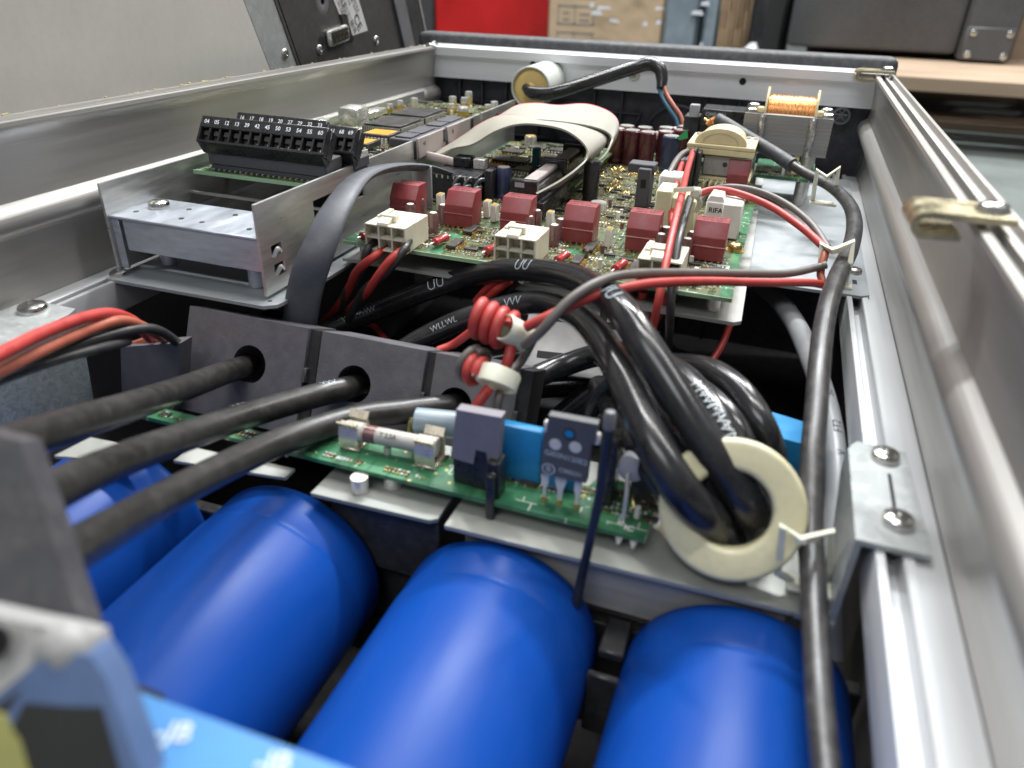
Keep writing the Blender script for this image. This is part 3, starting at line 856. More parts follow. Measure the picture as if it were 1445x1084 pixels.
# ================================================================== POWER BOARD
g = G(); g.prism([(-1.0, 31.2), (4.3, 31.2), (4.62, 31.45), (4.7, 52.5), (-16.2, 52.5), (-16.2, 49.5), (-1.0, 49.5)], -11.28, -11.15, 'z')
pl2 = thing('mounting_plate', 'wide bare zinc plate under the transformer beside the near rail', 'plate', (4.5, 31.3, -11.2))
link('sheet', g, 'zinc_plate', pl2)
for p in ((4.14,34.12,-11.15), (3.99,48.72,-11.15)): pan_head('screw', p, .34, pl2)
g = G(); p = (4.14,33.56,-11.15); g.box(p[0] - .12, p[1] - 1.0, -11.149, p[0] + .06, p[1] - .5, -11.14); link('slot', g, 'pocket_black', pl2)

car = thing('carrier_plate', 'pale carrier plate sticking out under the green power board', 'plate', (-8, 25.8, -11))
g = G(); g.prism([(-16.6, 26.0), (-.35, 25.72), (-.1, 25.95), (-.55, 49.2), (-16.6, 49.2)], -10.98, -10.84, 'z')
link('sheet', g, 'pale_plate', car)

pb = thing('power_board', 'olive green power board with a row of red film capacitors and white connectors', 'circuit board', (-8.5, 26, -10.1))
g = G()
g.prism([(-16.45, 25.95), (-.55, 25.85), (-.95, 49.2), (-16.45, 49.2)], -10.16, -10.0, 'z')
for (x0, y0, x1, y1) in ((-16.4, 26.0, -15.0, 29.3), (-12.7, 26.0, -12.0, 28.6), (-7.45, 25.95, -6.6, 28.8), (-1.0, 25.9, -.6, 40)):
    g.box(x0, y0, -10.0, x1, y1, -9.994, mi=1)
g.prism([(-16.45, 25.89), (-.55, 25.8), (-.55, 25.84), (-16.45, 25.93)], -10.15, -9.992, 'z', mi=2)
link('board', g, ['power_pcb', 'bare_green_pcb', 'pcb_edge'], pb)
for x in (-15.8, -8.5, -1.2):
    g = G(); g.cyl((x, 26.6, -10.83), (x, 26.6, -10.17), .25, 14); link('spacer', g, 'tinned_lead', pb)

# red film capacitors in a row
def film_cap(x, y, w=1.3, d=1.12, h=1.6, label=None, txt=True):
    g = G(); z = -9.93
    prof = [(y, z), (y, z + h * .62), (y + d * .34, z + h), (y + d, z + h), (y + d, z)]
    g.prism(prof, x, x + w, 'x')
    g = bevelled(g, .03)
    o = link('film_capacitor', g, 'film_red', pb, angle=35)
    g = G(); g.prism([(y + .02, z + h * .36), (y - .035, z + h * .355), (y - .045, z + h * .385), (y + .02, z + h * .42)], x - .01, x + w + .01, 'x')
    link('seam', g, 'film_red', o)
    if txt:
        n = Vector((0, -h * .38, d * .34)).normalized()
        gg = G()
        for t_, o_ in (('.22 K 63-', .50), ('MKT 1.84', .80)):
            vs, fs = text_mesh(t_, .24); gg.add(vs, fs, 0, Matrix.Translation((x + w * .5, y + d * o_, z + h + .006)))
        link('marking', gg, 'dark_red_print', o, smooth=False)
    g = G()
    for k in range(5): g.cyl((x + .15 + k * (w - .3) / 4, y + .02, -10), (x + .15 + k * (w - .3) / 4, y + .02, z + .02), .05, 6)
    link('solder_pins', g, 'gold_pin', o)
    if label: o['label'] = label
    return o
for i, x in enumerate((-16.02, -13.32, -10.73, -7.92, -5.23, -2.56)):
    film_cap(x, 29.35, h=1.5)
film_cap(-2.2, 39.4, 1.05, 1.0, 2.0, 'red film capacitor beside the cream coil', False)
# small brown glass cylinders in pairs
def vial(x, y, h=.78):
    h = .88; g = G(); g.lathe([(.22, 0), (.23, h * .9), (.18, h), (.1, h + .01)], (x, y, -9.98), (0, 0, 1), 16)
    g.lathe([(.15, h + .012), (0, h + .03)], (x, y, -9.98), (0, 0, 1), 16, mi=1)
    link('glass_diode', g, ['glass_brown', 'ceramic_white'], pb)
for (px, py) in ((580,314),(594,304),(612,325),(626,314),(746,331),(757,322),(782,339),(791,329),(929,356),(936,347),(967,363),(974,353)):
    pass
for p in ((-14.86,29.09,-10.00), (-14.84,30.05,-10.00), (-13.38,28.30,-10.00), (-13.50,29.60,-10.00), (-9.46,29.54,-10.00), (-9.43,30.53,-10.00), (-8.11,28.80,-10.00), (-8.08,29.73,-10.00), (-3.82,29.44,-10.00), (-3.75,30.44,-10.00), (-2.73,29.28,-10.00), (-2.64,30.26,-10.00)):
    vial(p[0], p[1])

def mate_connector(x0, x1, y0, y1, h=1.08, rows=2, cols=3, label=None):
    """white nylon wire to board connector: hollow shell with cells towards the front"""
    z0 = -9.97; z1 = z0 + h; g = G(); t = .07
    g.box(x0, y0 + .55, z0, x1, y1, z1, .03)
    g.box(x0, y0, z1 - t, x1, y0 + .549, z1, .02); g.box(x0, y0, z0, x1, y0 + .549, z0 + t, .02)
    for i in range(cols + 1):
        x = x0 + (x1 - x0 - t) * i / cols
        g.box(x, y0 + .005, z0 + t, x + t, y0 + .549, z1 - t)
    for j in range(1, rows):
        z = z0 + (h - t) * j / rows; g.box(x0 + t, y0 + .01, z, x1 - t, y0 + .549, z + t)
    o = link('wire_connector', g, 'cream_connector', pb)
    if label: o['label'] = label
    xm = (x0 + x1) / 2 - .1
    g = G(); g.prism([(y0 - .02, z1), (y0 + .02, z1 + .1), (y0 + .5, z1 + .24), (y0 + .95, z1 + .2), (y0 + 1.0, z1)], xm - .24, xm + .24, 'x')
    g.box(xm - .36, y0 + .45, z1, xm + .36, y0 + .62, z1 + .3, .03); g.box(x0 + .08, y0 + .9, z1, x0 + .3, y1 - .1, z1 + .09, .02)
    link('latch', g, 'cream_connector', o)
    return o
mate_connector(-14.95, -13.15, 25.2, 27.3)
mate_connector(-9.7, -8.0, 25.9, 27.7)
mate_connector(-4.05, -2.45, 25.6, 27.6)
# tall milky connector, safety capacitor, screw
g = G(); g.box(-4.5, 32.2, -9.97, -2.95, 33.6, -8.3, .05); g.box(-4.6, 32.1, -9.97, -3.9, 33.7, -8.05, .04); g.box(-3.35, 32.1, -9.97, -2.85, 33.7, -8.35, .04)
link('tall_connector', g, 'milky_connector', pb)
g = G(); g.box(-5.0, 35.2, -9.97, -3.9, 36.4, -8.1, .08); link('white_block', g, 'rifa_white', pb)
rf = G(); rf.box(-2.5, 32.8, -9.95, -1.7, 34.3, -8.45, .06); rf.box(-1.78, 32.65, -9.95, -.95, 34.2, -8.45, .05); rf.prism([(-2.5, -8.47), (-2.35, -8.22), (-1.85, -8.22), (-1.74, -8.47)], 32.86, 34.2, 'y')
o = link('safety_capacitor', rf, 'rifa_white', pb); o['label'] = 'white block capacitor with short black lettering'
lettering('print', 'RIFA', .3, (-2.06, 32.785, -8.82), (1, 0, 0), (0, 0, 1), 'black_print', o)
lettering('print', '250~ X2', .14, (-1.36, 32.95, -8.43), (1, 0, 0), (0, 1, 0), 'black_print', o)
pan_head('screw', (-0.93,31.34,-9.95), .3, pb, 'brass', h=.3, washer=.4)
pan_head('screw', (-0.80,39.44,-9.95), .26, pb, 'brass', h=.3, washer=.34)
lettering('silkscreen', 'B13', .3, (-1.2, 29.0, -9.985), (1, 0, 0), (0, 1, 0), 'white_print', pb)
g = G()
for (a, b, c, d) in ((-15.9, 28.6, -14.9, 28.64), (-15.9, 29.2, -14.9, 29.24), (-15.9, 28.6, -15.86, 29.24), (-1.9, 27.3, -.95, 27.34), (-.99, 27.3, -.95, 29.2), (-1.9, 29.2, -.95, 29.24)):
    g.box(a, b, -9.99, c, d, -9.982)
link('silkscreen', g, 'white_print', pb)
for k in range(3):
    g = G(); g.lathe([(.19, 0), (.19, .006), (.15, .006), (.15, 0)], (-15.95 + k * .5, 26.9 + k * .03, -9.99), (0, 0, 1), 16, cap=False)
    link('printed_ring', g, 'white_print', pb)

# front row: axial resistors, small chips, tantalum blocks
def axial(p, q, r, parent, material, lead='tinned_lead', name='resistor'):
    g = G(); p, q = Vector(p), Vector(q); d = (q - p); L = d.length
    g.lathe([(r * .6, L * .1), (r, L * .14), (r, L * .26), (r * .84, L * .32), (r * .84, L * .68), (r, L * .74), (r, L * .86), (r * .6, L * .9)], p, d, 14)
    e = d.normalized() * .12
    for a, s_ in ((p, -1), (q, 1)):
        g.tube([a.lerp(q if s_ < 0 else p, .1), a + e * s_, a + e * s_ * 1.4 - Vector((0, 0, .15)), a + e * s_ * 1.4 - Vector((0, 0, .35))], .035, 6, 3, mi=1)
    return link(name, g, [material, lead], parent)
for c in ((-12.42,26.91,-9.80), (-10.11,26.78,-9.80), (-7.20,26.87,-9.80), (-4.90,26.84,-9.80), (-15.47,26.36,-9.80), (-1.93,26.91,-9.80)):
    axial((c[0] - .12, c[1] - .55, -9.75), (c[0] + .12, c[1] + .55, -9.75), .17, pb, 'resistor_red')
for c in ((-11.82,27.01,-9.90), (-6.64,27.16,-9.90), (-4.34,27.29,-9.90), (-1.38,28.00,-9.90), (-11.94,29.05,-9.90), (-9.74,27.94,-9.90), (-6.55,28.87,-9.90)):
    ic('chip', c[0], c[1], -9.93, .42, 1.0, .14, pb, 7, pinside='y', pinmat='gold_pin')
for c in ((-14.54,31.59,-9.90), (-11.57,30.95,-9.90), (-8.94,30.97,-9.90), (-12.10,31.43,-9.90), (-5.98,29.62,-9.90)):
    g = G(); g.box(c[0] - .14, c[1] - .22, -9.96, c[0] + .14, c[1] + .22, -9.2, .03); g.box(c[0] - .12, c[1] - .2, -9.199, c[0] + .12, c[1] + .2, -9.19, mi=1)
    link('box_capacitor', g, ['ceramic_white', 'yellow_cap'], pb)
# electrolytics and blocks in the middle and back of the board
can('electrolytic_capacitor', -12.6, 34.9, -10, .36, 1.55, pb, 'navy_sleeve', label='dark blue upright capacitor')
can('electrolytic_capacitor', -8.35, 35.8, -10, .40, 2.1, pb, 'terminal_plastic', 'terminal_plastic', label='tall black upright capacitor')
can('electrolytic_capacitor', -7.55, 34.3, -10, .42, .55, pb, 'silver_can', label='short silver capacitor')
can('electrolytic_capacitor', -5.9, 44.6, -10, .5, 2.0, pb, 'navy_sleeve', label='slate blue capacitor at the end of the brown row')
g = G(); g.box(-6.15, 36.0, -9.95, -5.5, 37.1, -8.1, .05); g.box(-6.7, 36.3, -8.4, -5.4, 37.2, -7.95, .05); g.box(-5.95, 35.98, -9.0, -5.7, 36.0, -8.6, mi=1)
link('fuse_bracket', g, ['header_plastic', 'pocket_black'], pb)
for (x, y) in ((-9.25, 45.4), (-8.3, 45.3), (-7.35, 45.2), (-6.4, 45.9), (-8.9, 46.6), (-7.8, 46.6), (-6.6, 47.2), (-5.6, 46.8), (-5.6, 48.1)):
    can('electrolytic_capacitor', x, y, -10, .49, 2.0, pb, 'brown_sleeve')
smd_field(pb, [(-15.0, 26.2, -12.8, 29.9), (-12.0, 26.2, -7.5, 29.9), (-6.5, 26.2, -1.2, 29.9)], -9.998, 600, 11, .035, .1, .12)
smd_field(pb, [(-16.2, 31.8, -1.2, 33.6), (-9.5, 33.6, -6.5, 44.5), (-6.6, 33.6, -2.6, 43.8), (-13.0, 33, -10.8, 36)], -9.998, 1250, 12, .05, .2, .22)
# bare gold links and solder bridges
g = G(); rnd = random.Random(5)
for i in range(70):
    x, y = rnd.uniform(-9.2, -6.2), rnd.uniform(37.5, 44); a = rnd.uniform(0, 3.1); l = rnd.uniform(.2, .55)
    d = Vector((math.cos(a) * l, math.sin(a) * l, 0)); g.tube([Vector((x, y, -9.98)), Vector((x, y, -9.86)) + d * .5, Vector((x, y, -9.98)) + d], .028, 5, 3)
stuff(link('wire_links', g, 'gold_pin', pb))

# relay / switching coil with cream bobbin, dark heat sinks
g = G(); g.box(-4.4, 39.5, -7.55, -1.05, 42.6, -7.35, .04); g.box(-4.4, 39.5, -7.85, -1.05, 39.62, -7.56, .03); g.box(-4.4, 42.45, -7.85, -1.05, 42.6, -7.56)
g.box(-3.6, 39.6, -9.1, -1.05, 42.5, -8.95, .03)
cb = link('coil_bobbin', g, 'bobbin_cream', pb)
g = G()
prof = [(1.12 * math.cos(math.pi * k / 20), .66 * math.sin(math.pi * k / 20)) for k in range(21)]
g.prism([(-2.78 + x, -7.34 + z) for x, z in prof], 39.95, 41.9, 'y')
g.prism([(-2.78 + x * 1.15, -7.34 + z * 1.15) for x, z in prof], 39.66, 39.94, 'y')
g = bevelled(g, .03)
cg = link('coil_guard', g, 'bobbin_cream', cb)
g = G(); n_ = 20
for k in range(n_):
    a0, a1 = math.pi * k / n_, math.pi * (k + 1) / n_
    g.add([(-2.78 + r_ * math.cos(a_), 39.64, -7.34 + r_ * .6 * math.sin(a_)) for a_ in (a0, a1) for r_ in (.82, .92)], [(0, 1, 3, 2)])
link('guard_ridge', g, 'foam_dust', cb)
for k in range(9):
    if k in (3, 4, 5): continue
    g = G(); g.box(-4.25 + k * .37, 41.95, -7.34, -4.05 + k * .37, 42.5, -7.3, .01); link('terminal_slot', g, 'relay_grey', cb)
g = G(); g.box(-3.5, 39.72, -8.9, -1.15, 42.4, -7.88, .06); link('core', g, 'relay_grey', cb)
g = G(); g.lathe([(.12, 0), (.12, .02), (.08, .02), (.07, .005), (0, .005)], (-2.4, 39.71, -8.3), (0, -1, 0), 14, cap=False); link('pin_hole', g, 'chip_black', cb)
for k in range(4):
    g = G(); g.tube([(-3.2 + k * .3, 39.7, -9.05), (-3.3 + k * .3, 39.5, -9.4), (-3.15 + k * .3, 39.65, -9.95)], .07, 7); link('coil_lead', g, 'bobbin_cream', cb)
for k, (x, y0, y1, zt_) in enumerate(((-4.25, 38.1, 41.4, -7.9), (-3.95, 38.4, 39.45, -7.5), (-3.72, 38.6, 39.45, -7.62))):
    g = G(); g.box(x, y0, -9.97, x + .16, y1, zt_, .03)
    if k == 0: g.box(-4.6, 38.0, -9.2, -4.26, 38.9, -7.9, .05)
    link('heat_sink_fin', g, 'black_plastic' if k else 'grey_sheath', pb)

# ------------------------------------------------------------------ raised interface board with two long headers
ib = thing('interface_board', 'small raised green board with long black headers beside the rack', 'circuit board', (-13, 33, -9.5))
g = G(); g.box(-15.9, 36.4, -9.5, -9.3, 45.3, -9.36, mi=0); g.box(-15.95, 36.4, -9.5, -15.91, 45.3, -9.34, mi=1)
link('board', g, ['control_pcb', 'bare_green_pcb'], ib)
for x, y in ((-15.5, 36.9), (-9.7, 44.8), (-15.5, 44.8)):
    g = G(); g.cyl((x, y, -9.99), (x, y, -9.51), .2, 10); link('spacer', g, 'brass', ib)
ic('chip', -13.6, 43.6, -9.3, 1.0, .8, .16, ib, 5); ic('chip', -12.0, 43.4, -9.3, 1.6, .8, .18, ib, 8)
ic('chip', -13.9, 39.7, -9.3, 1.9, 1.3, .2, ib, 10, pinmat='gold_pin'); ic('chip', -11.9, 41.2, -9.3, 1.4, 1.0, .2, ib, 8, pinmat='gold_pin')
ic('chip', -14.6, 42.0, -9.3, 1.2, .9, .15, ib, 6, pinmat='gold_pin'); ic('chip', -12.6, 38.0, -9.3, 1.0, .9, .15, ib, 6)
can('capacitor', -14.4, 44.6, -9.35, .36, .6, ib, 'silver_can', 'yellow_cap')
can('capacitor', -10.1, 43.8, -9.35, .3, .5, ib, 'grey_sheath', 'grey_sheath')
g = G(); g.box(-12.35, 38.6, -9.1, -11.95, 39.0, -8.2, .05); link('film_capacitor', g, 'teal_sleeve', ib)
smd_field(ib, [(-15.7, 36.6, -11.2, 45.1)], -9.358, 520, 21, .04, .15, .18)
g = G(); g.box(-15.0, 37.9, -9.355, -14.0, 38.6, -9.2, .02); link('orange_chip', g, 'amber_label', ib)
for i, (y0, y1) in enumerate(((31.9, 36.6), (36.8, 40.8))):
    h = thing('ribbon_header', 'long black header with a pinkish latch bar, ' + ('nearer one by the black capacitor' if i == 0 else 'farther one under the cable loop'), 'connector', (-10.6, y0, -9.9), 'long headers for the flat cable')
    zt = -8.35
    g = G(); g.box(-11.1, y0, -9.98 if i == 0 else -9.34, -10.0, y1, zt - .25, .05); link('housing', g, 'terminal_plastic', h)
    g = G(); g.box(-10.85, y0 + .35, zt - .24, -10.2, y1 - .35, zt, .06); link('latch_bar', g, 'pink_grey', h)
    g = G(); g.box(-11.2, y0 - .05, zt - .5, -9.9, y0 + .3, zt + .14, .06); link('ejector', g, 'terminal_plastic', h)
    g = G(); g.box(-11.2, y1 - .3, zt - .5, -9.9, y1 + .02, zt + .14, .06); link('ejector', g, 'terminal_plastic', h)
    g = G(); g.box(-10.95, y0 - .062, zt - .2, -10.5, y0 - .051, zt + .02); link('tag', g, 'disc_grey', h)
    g = G(); g.box(-9.99, y0 + .1, -9.97 if i == 0 else -9.34, -9.6, y1, -9.2, .04); link('shroud', g, 'terminal_plastic', h)
# black plug cluster where the flat dark cable lands
pc = thing('plug_cluster', 'cluster of black plugs with twisted dark leads by the rack plate', 'plug', (-14.8, 33, -9.9))
g = G(); g.box(-15.9, 33.2, -9.99, -13.4, 36.2, -8.7, .06); g.box(-15.3, 34.8, -8.69, -14.4, 35.6, -8.2, .05); link('housing', g, 'terminal_plastic', pc)
for k in range(16):
    g = G(); x = -15.8 + k * .15; g.box(x, 33.19, -8.9, x + .07, 33.2, -8.75)
    if k % 2 == 0: link('contact', g, 'tinned_lead', pc)
for k in range(3):
    x = -14.3 + k * .55
    for s_ in (0, math.pi):
        g = G(); g.tube([(x + .13 * math.cos(s_ + t * 1.5), 33.4 - t * .22, -8.8 - t * .14 + .13 * math.sin(s_ + t * 1.5)) for t in range(7)], .1, 8, 4)
        link('lead', g, 'black_wire', pc)
g = G(); g.box(-14.2, 34.8, -8.69, -13.6, 35.3, -8.2, .03); link('metal_tab', g, 'tinned_lead', pc)
g = G(); g.box(-13.3, 34.0, -9.98, -12.9, 34.8, -8.5, .04); link('side_plug', g, 'black_plastic', pc)
g = G(); g.box(-16.0, 31.6, -9.95, -15.0, 31.72, -8.0, .02)
link('metal_flag', g, 'zinc_plate', pb)

# ================================================================== TRANSFORMER
tf = thing('transformer', 'laminated transformer with exposed copper winding and weld beads by the far corner', 'transformer', (0.2, 45.5, -8.4))
g = G(); nl = 20; zb, zt = -8.35, -6.4
for k in range(nl):
    z0 = zb + k * (zt - zb) / nl
    o_ = .012 if k % 2 else 0
    g.box(-2.06 + o_, 44.0 + o_, z0, 2.48 - o_, 47.0 - o_, z0 + (zt - zb) / nl - .004)
link('lamination_stack', g, 'laminate', tf, smooth=False)
g = G(); g.box(-2.03, 44.03, zt, 2.45, 46.97, zt + .04, .01); link('top_lamination', g, 'laminate', tf)
for x in (-1.1, 1.5):
    g = G(); g.tube([(x, 43.98, zb + .05), (x, 43.9, zb + .3), (x + .02, 43.92, zb + 1.0), (x, 43.9, zt - .3), (x, 43.99, zt - .02)], .24, 12, 6, flat=.85, flatdir=(0, 1, 0)); link('weld_bead', g, 'weld', tf)
g = G(); g.lathe([(.95, 0), (.99, .2), (.97, .9), (1.0, 1.6), (.98, 2.2), (.95, 2.42)], (-.95, 45.5, -6.5), (1, 0, 0), 30); wd = link('winding', g, 'copper', tf)
for x in (-1.1, 1.48):
    g = G(); prof = [(44.35, zt + .05), (44.4, zt + .5), (44.75, -5.5), (45.2, -5.1), (45.5, -5.35), (46.3, -5.4), (46.6, -5.7), (46.65, zt + .05)]
    g.prism(prof, x, x + .12, 'x'); link('bobbin_flange', g, 'bobbin_cream', tf)
for x in (-1.45, 1.62):
    g = G(); g.box(x, 44.2, zt + .045, x + .33, 44.7, zt + .35, .05); link('bobbin_foot', g, 'bobbin_cream', tf)
for x, y in ((-1.75, 44.5), (2.15, 44.5), (-1.75, 46.4), (2.15, 46.4)): pan_head('screw', (x, y, zt + .045), .33, tf, h=.24)
for x, y in ((1.6, 44.7), (-1.4, 44.7), (1.8, 46.6)):
    g = G(); g.cyl((x, y, -11.14), (x, y, zb - .01), .32, 18); link('post', g, 'tinned_lead', tf)
g = G(); g.box(.9, 44.1, -9.4, 1.2, 44.6, zb - .01, .03); link('bobbin_leg', g, 'bobbin_cream', tf)
sb = thing('small_board', 'narrow green board tucked under the transformer', 'circuit board', (.4, 44, -9.6))
g = G(); g.box(-1.0, 43.6, -9.62, 2.2, 48, -9.46, mi=0); g.box(-1.0, 43.55, -9.62, 2.2, 43.59, -9.45, mi=1); link('board', g, ['bare_green_pcb', 'bare_green_pcb'], sb)
smd_field(sb, [(-.9, 43.7, 2.1, 46)], -9.455, 120, 31, .05, .2, .25)
# dark parts behind the coil
rb = thing('relay_box', 'dark relay box with printed label behind the cream coil', 'relay', (-3, 47, -9))
g = G(); g.box(-4.6, 46.6, -9.4, -1.6, 48.6, -6.7, .06); link('case', g, 'terminal_plastic', rb)
g = G(); g.box(-4.6, 46.55, -7.6, -2.9, 46.59, -6.8); link('label', g, 'chip_black', rb)
for k, t in enumerate(('OMRON', 'G2R-24', '12V')): lettering('print', t, .3, (-3.8, 46.54, -6.98 - k * .28), (1, 0, 0), (0, 0, 1), 'cable_print', rb)
g = G(); g.box(-5.6, 46.8, -9.8, -4.7, 48.2, -7.2, .05); link('side_case', g, 'black_plastic', rb)
g = G(); g.box(-5.3, 46.4, -7.19, -4.75, 46.9, -6.5, .04); link('grey_plug', g, 'disc_grey', rb)
gt = G(); gt.add([(-5.56,44.00,-8.01), (-5.00,44.00,-7.50), (-4.89,44.00,-7.95), (-5.31,44.00,-8.10), (-5.61,44.40,-8.08), (-5.04,44.40,-7.57), (-4.94,44.40,-8.02), (-5.36,44.40,-8.18)],
                 [(0, 1, 2, 3), (7, 6, 5, 4), (0, 4, 5, 1), (1, 5, 6, 2), (2, 6, 7, 3), (3, 7, 4, 0)])
tag(link('earth_tab', gt, 'green_tab'), 'bright green triangular tab behind the brown capacitors', 'tab')

# ================================================================== LINE FILTER TUBE
ft = thing('ferrite_filter', 'pale tube filled with yellow potting lying against the back rail', 'filter', (-15.79,49.00,-6.78))
a, b = Vector((-16.24,49.79,-6.73)), Vector((-16.52,58.13,-6.78))
d = (b - a).normalized(); Lf = (b - a).length
g = G(); g.lathe([(1.2, .35), (1.2, .05), (1.28, 0), (1.33, .05), (1.33, Lf - .5), (1.25, Lf), (0.01, Lf)], a, d, 40, cap=False)
link('tube', g, 'ferrite_tube', ft)
g = G(); g.lathe([(1.2, .3), (1.0, .2), (.6, .2), (.3, .12), (.26, 0), (.2, -.15), (0, -.2)], a, d, 36); link('potting', g, 'potting_yellow', ft)
pts = [(-16.51,49.69,-6.73),(-15.78,48.99,-6.91),(-14.61,48.82,-6.85),(-13.50,49.02,-6.54),(-11.49,50.11,-5.84),(-9.76,51.05,-5.23),(-8.83,51.30,-4.95),(-8.09,51.07,-5.13),(-7.80,50.85,-5.68),(-7.72,50.53,-6.27)]
cable('cable', 'thick black cable leaving the yellow potted tube and bending down at its end', pts, .38, 'power_cable', rr=[.3, .42, .42, .42, .42, .42, .42, .4, .38, .3])
for nm, lab, m_, dx in (('brown', 'brown wire coming out of the thick black cable end', 'brown_wire', 2), ('blue', 'blue wire coming out of the thick black cable end', 'blue_wire', -3)):
    pts = [(-7.70,50.60,-6.15),(-7.39,50.19,-6.63),(-6.84,49.70,-7.16),(-6.22,49.33,-7.74),(-5.91,48.96,-8.33)]
    pts = [(x + dx * .05, y, z + (0.1 if dx > 0 else -.1)) for x, y, z in pts]
    cable('wire', lab, pts, .13, m_, 'wire')
cable('cable', 'pinkish sleeve running behind the brown capacitors', [(-9.97,48.31,-8.75),(-9.44,48.43,-8.85),(-8.34,48.72,-8.98),(-7.31,49.16,-8.83),(-6.24,50.25,-8.61)], .24, 'pale_wire')

# ================================================================== RIBBON CABLES
def ribbon(name, label, E1, E2, group, sub=7, th=.09):
    A, B = spline(E1, sub), spline(E2, sub)
    n = len(A); K = 6; g = G(); top = []; vs = []; uvs = []; fs = []; acc = 0; us = []
    for i in range(n):
        if i: acc += (A[i] - A[i - 1]).length
        us.append(acc)
        t = (A[min(i + 1, n - 1)] - A[max(i - 1, 0)]).normalized(); w = (B[i] - A[i])
        nn = t.cross(w).normalized() * th / 2
        for side in (1, -1):
            for k in range(K + 1): vs.append(A[i].lerp(B[i], k / K) + nn * side)
    W = 2 * (K + 1)
    for i in range(n - 1):
        for side in (0, 1):
            for k in range(K):
                a = i * W + side * (K + 1) + k
                fs.append((a, a + 1, a + W + 1, a + W)); uvs.append([(us[i], 1 - k / K), (us[i], 1 - (k + 1) / K), (us[i + 1], 1 - (k + 1) / K), (us[i + 1], 1 - k / K)])
        for k, v in ((0, 1), (K, 0)):
            a = i * W + k; fs.append((a, a + W, a + W + K + 1, a + K + 1)); uvs.append([(us[i], v)] * 4)
    g.add(vs, fs, 0, None, uvs)
    return tag(link(name, g, 'ribbon_cable', None), label, 'flat cable', group)
ribbon('ribbon_cable', 'beige flat ribbon cable with red edge, upper far one of the two looping',
       [(-17.04,38.89,-8.35),(-15.98,39.63,-7.70),(-15.01,40.94,-7.06),(-14.42,41.98,-6.66),(-13.42,42.40,-6.53),(-12.26,42.75,-6.60),(-10.83,43.30,-6.49),(-9.56,43.02,-6.66),(-8.75,42.49,-7.01),(-8.45,41.68,-7.53),(-8.55,40.67,-8.15),(-8.87,38.98,-8.78),(-9.40,38.10,-8.95)],
       [(-15.95,36.40,-8.06),(-14.91,36.98,-7.68),(-13.73,37.48,-7.09),(-12.88,37.57,-6.82),(-11.98,37.96,-6.67),(-10.94,38.30,-6.70),(-9.60,38.68,-6.83),(-8.69,38.87,-7.02),(-8.23,38.88,-7.27),(-8.03,38.25,-7.42),(-8.21,37.24,-8.02),(-9.12,35.99,-8.58),(-9.50,35.44,-8.68)], 'beige ribbon cables')
ribbon('ribbon_cable', 'beige flat ribbon cable with red edge, lower near one of the two looping',
       [(-18.23,36.51,-8.62),(-17.05,37.02,-8.43),(-15.91,37.84,-7.70),(-15.30,38.33,-7.21),(-14.39,39.01,-6.79),(-13.17,39.32,-6.75),(-11.69,39.53,-6.84),(-10.19,39.63,-6.92),(-8.93,39.45,-7.14),(-8.47,39.18,-7.45),(-8.52,38.44,-7.85),(-8.97,36.75,-8.41),(-9.74,35.11,-9.11)],
       [(-17.88,35.79,-8.60),(-16.42,35.46,-8.36),(-15.36,35.13,-7.88),(-14.34,35.17,-7.59),(-13.34,35.40,-6.96),(-12.38,35.70,-6.59),(-11.31,35.87,-6.50),(-9.88,35.80,-6.63),(-8.82,35.51,-7.11),(-8.44,35.00,-7.57),(-8.68,34.21,-7.96),(-9.19,33.08,-8.36),(-9.86,31.69,-8.69)], 'beige ribbon cables')
cable('cable', 'pinkish flat lead dipping under the ribbon cable beside the rack plate', [(-18.65,35.21,-8.53),(-17.79,35.55,-8.44),(-16.86,35.29,-8.41),(-15.75,35.03,-8.46),(-14.74,34.93,-8.59)], .22, 'pale_wire', flat=.5)
fc = thing('flat_sheath_cable', 'wide slate grey sheathed cable arching over the rack plate into a plug', 'cable', (-15.14,20.86,-11.29))
g = G(); g.tube([(-17.42,22.94,-15.68),(-17.00,22.66,-13.94),(-16.42,22.28,-12.25),(-15.89,22.24,-10.58),(-15.47,22.70,-9.22),(-15.52,24.17,-8.13),(-16.06,26.94,-7.64),(-15.93,29.37,-7.70),(-15.36,31.73,-8.13),(-14.72,33.71,-8.82)], .6, 20, 8, flat=.42, flatdir=(.9, .35, .2),
             rr=[.66, .66, .66, .66, .66, .6, .5, .36, .12])
link('sheath', g, 'slate_sheath', fc)

# ================================================================== LOWER BOARD AND ITS PLATES
zl = -13.1
mp = thing('mounting_plate', 'pale steel shelf plate under the cream ring and the transistor board', 'plate', (-2, 15, -13.8))
g = G(); g.prism([(-6.9, 14.8), (2.45, 14.95), (2.65, 15.15), (2.7, 19.4), (-6.9, 19.4)], -13.83, -13.7, 'z'); link('sheet', g, 'pale_plate', mp)
g = G(); g.box(-6.5, 15.3, -15.7, 2.4, 18.5, -13.9, .06); link('aluminium_bar', g, 'bar_aluminium', mp)
mp2 = thing('mounting_plate', 'short pale shelf plate with two round posts beneath the fuse', 'plate', (-9, 15, -13.8))
g = G(); g.prism([(-11.2, 14.7), (-7.4, 14.85), (-7.2, 15.0), (-7.25, 18.5), (-11.2, 18.5)], -13.83, -13.7, 'z'); link('sheet', g, 'shaded_shelf_steel', mp2)
g = G(); g.box(-10.9, 15.2, -16.5, -7.3, 18, -13.9, .06); link('dark_block', g, 'dark_bar', mp2)
for x, y in ((-9.9, 15.35), (-9.1, 15.9)):
    g = G(); g.cyl((x, y, -13.69), (x, y, -13.2), .26, 18); link('post', g, 'tinned_lead', mp2)
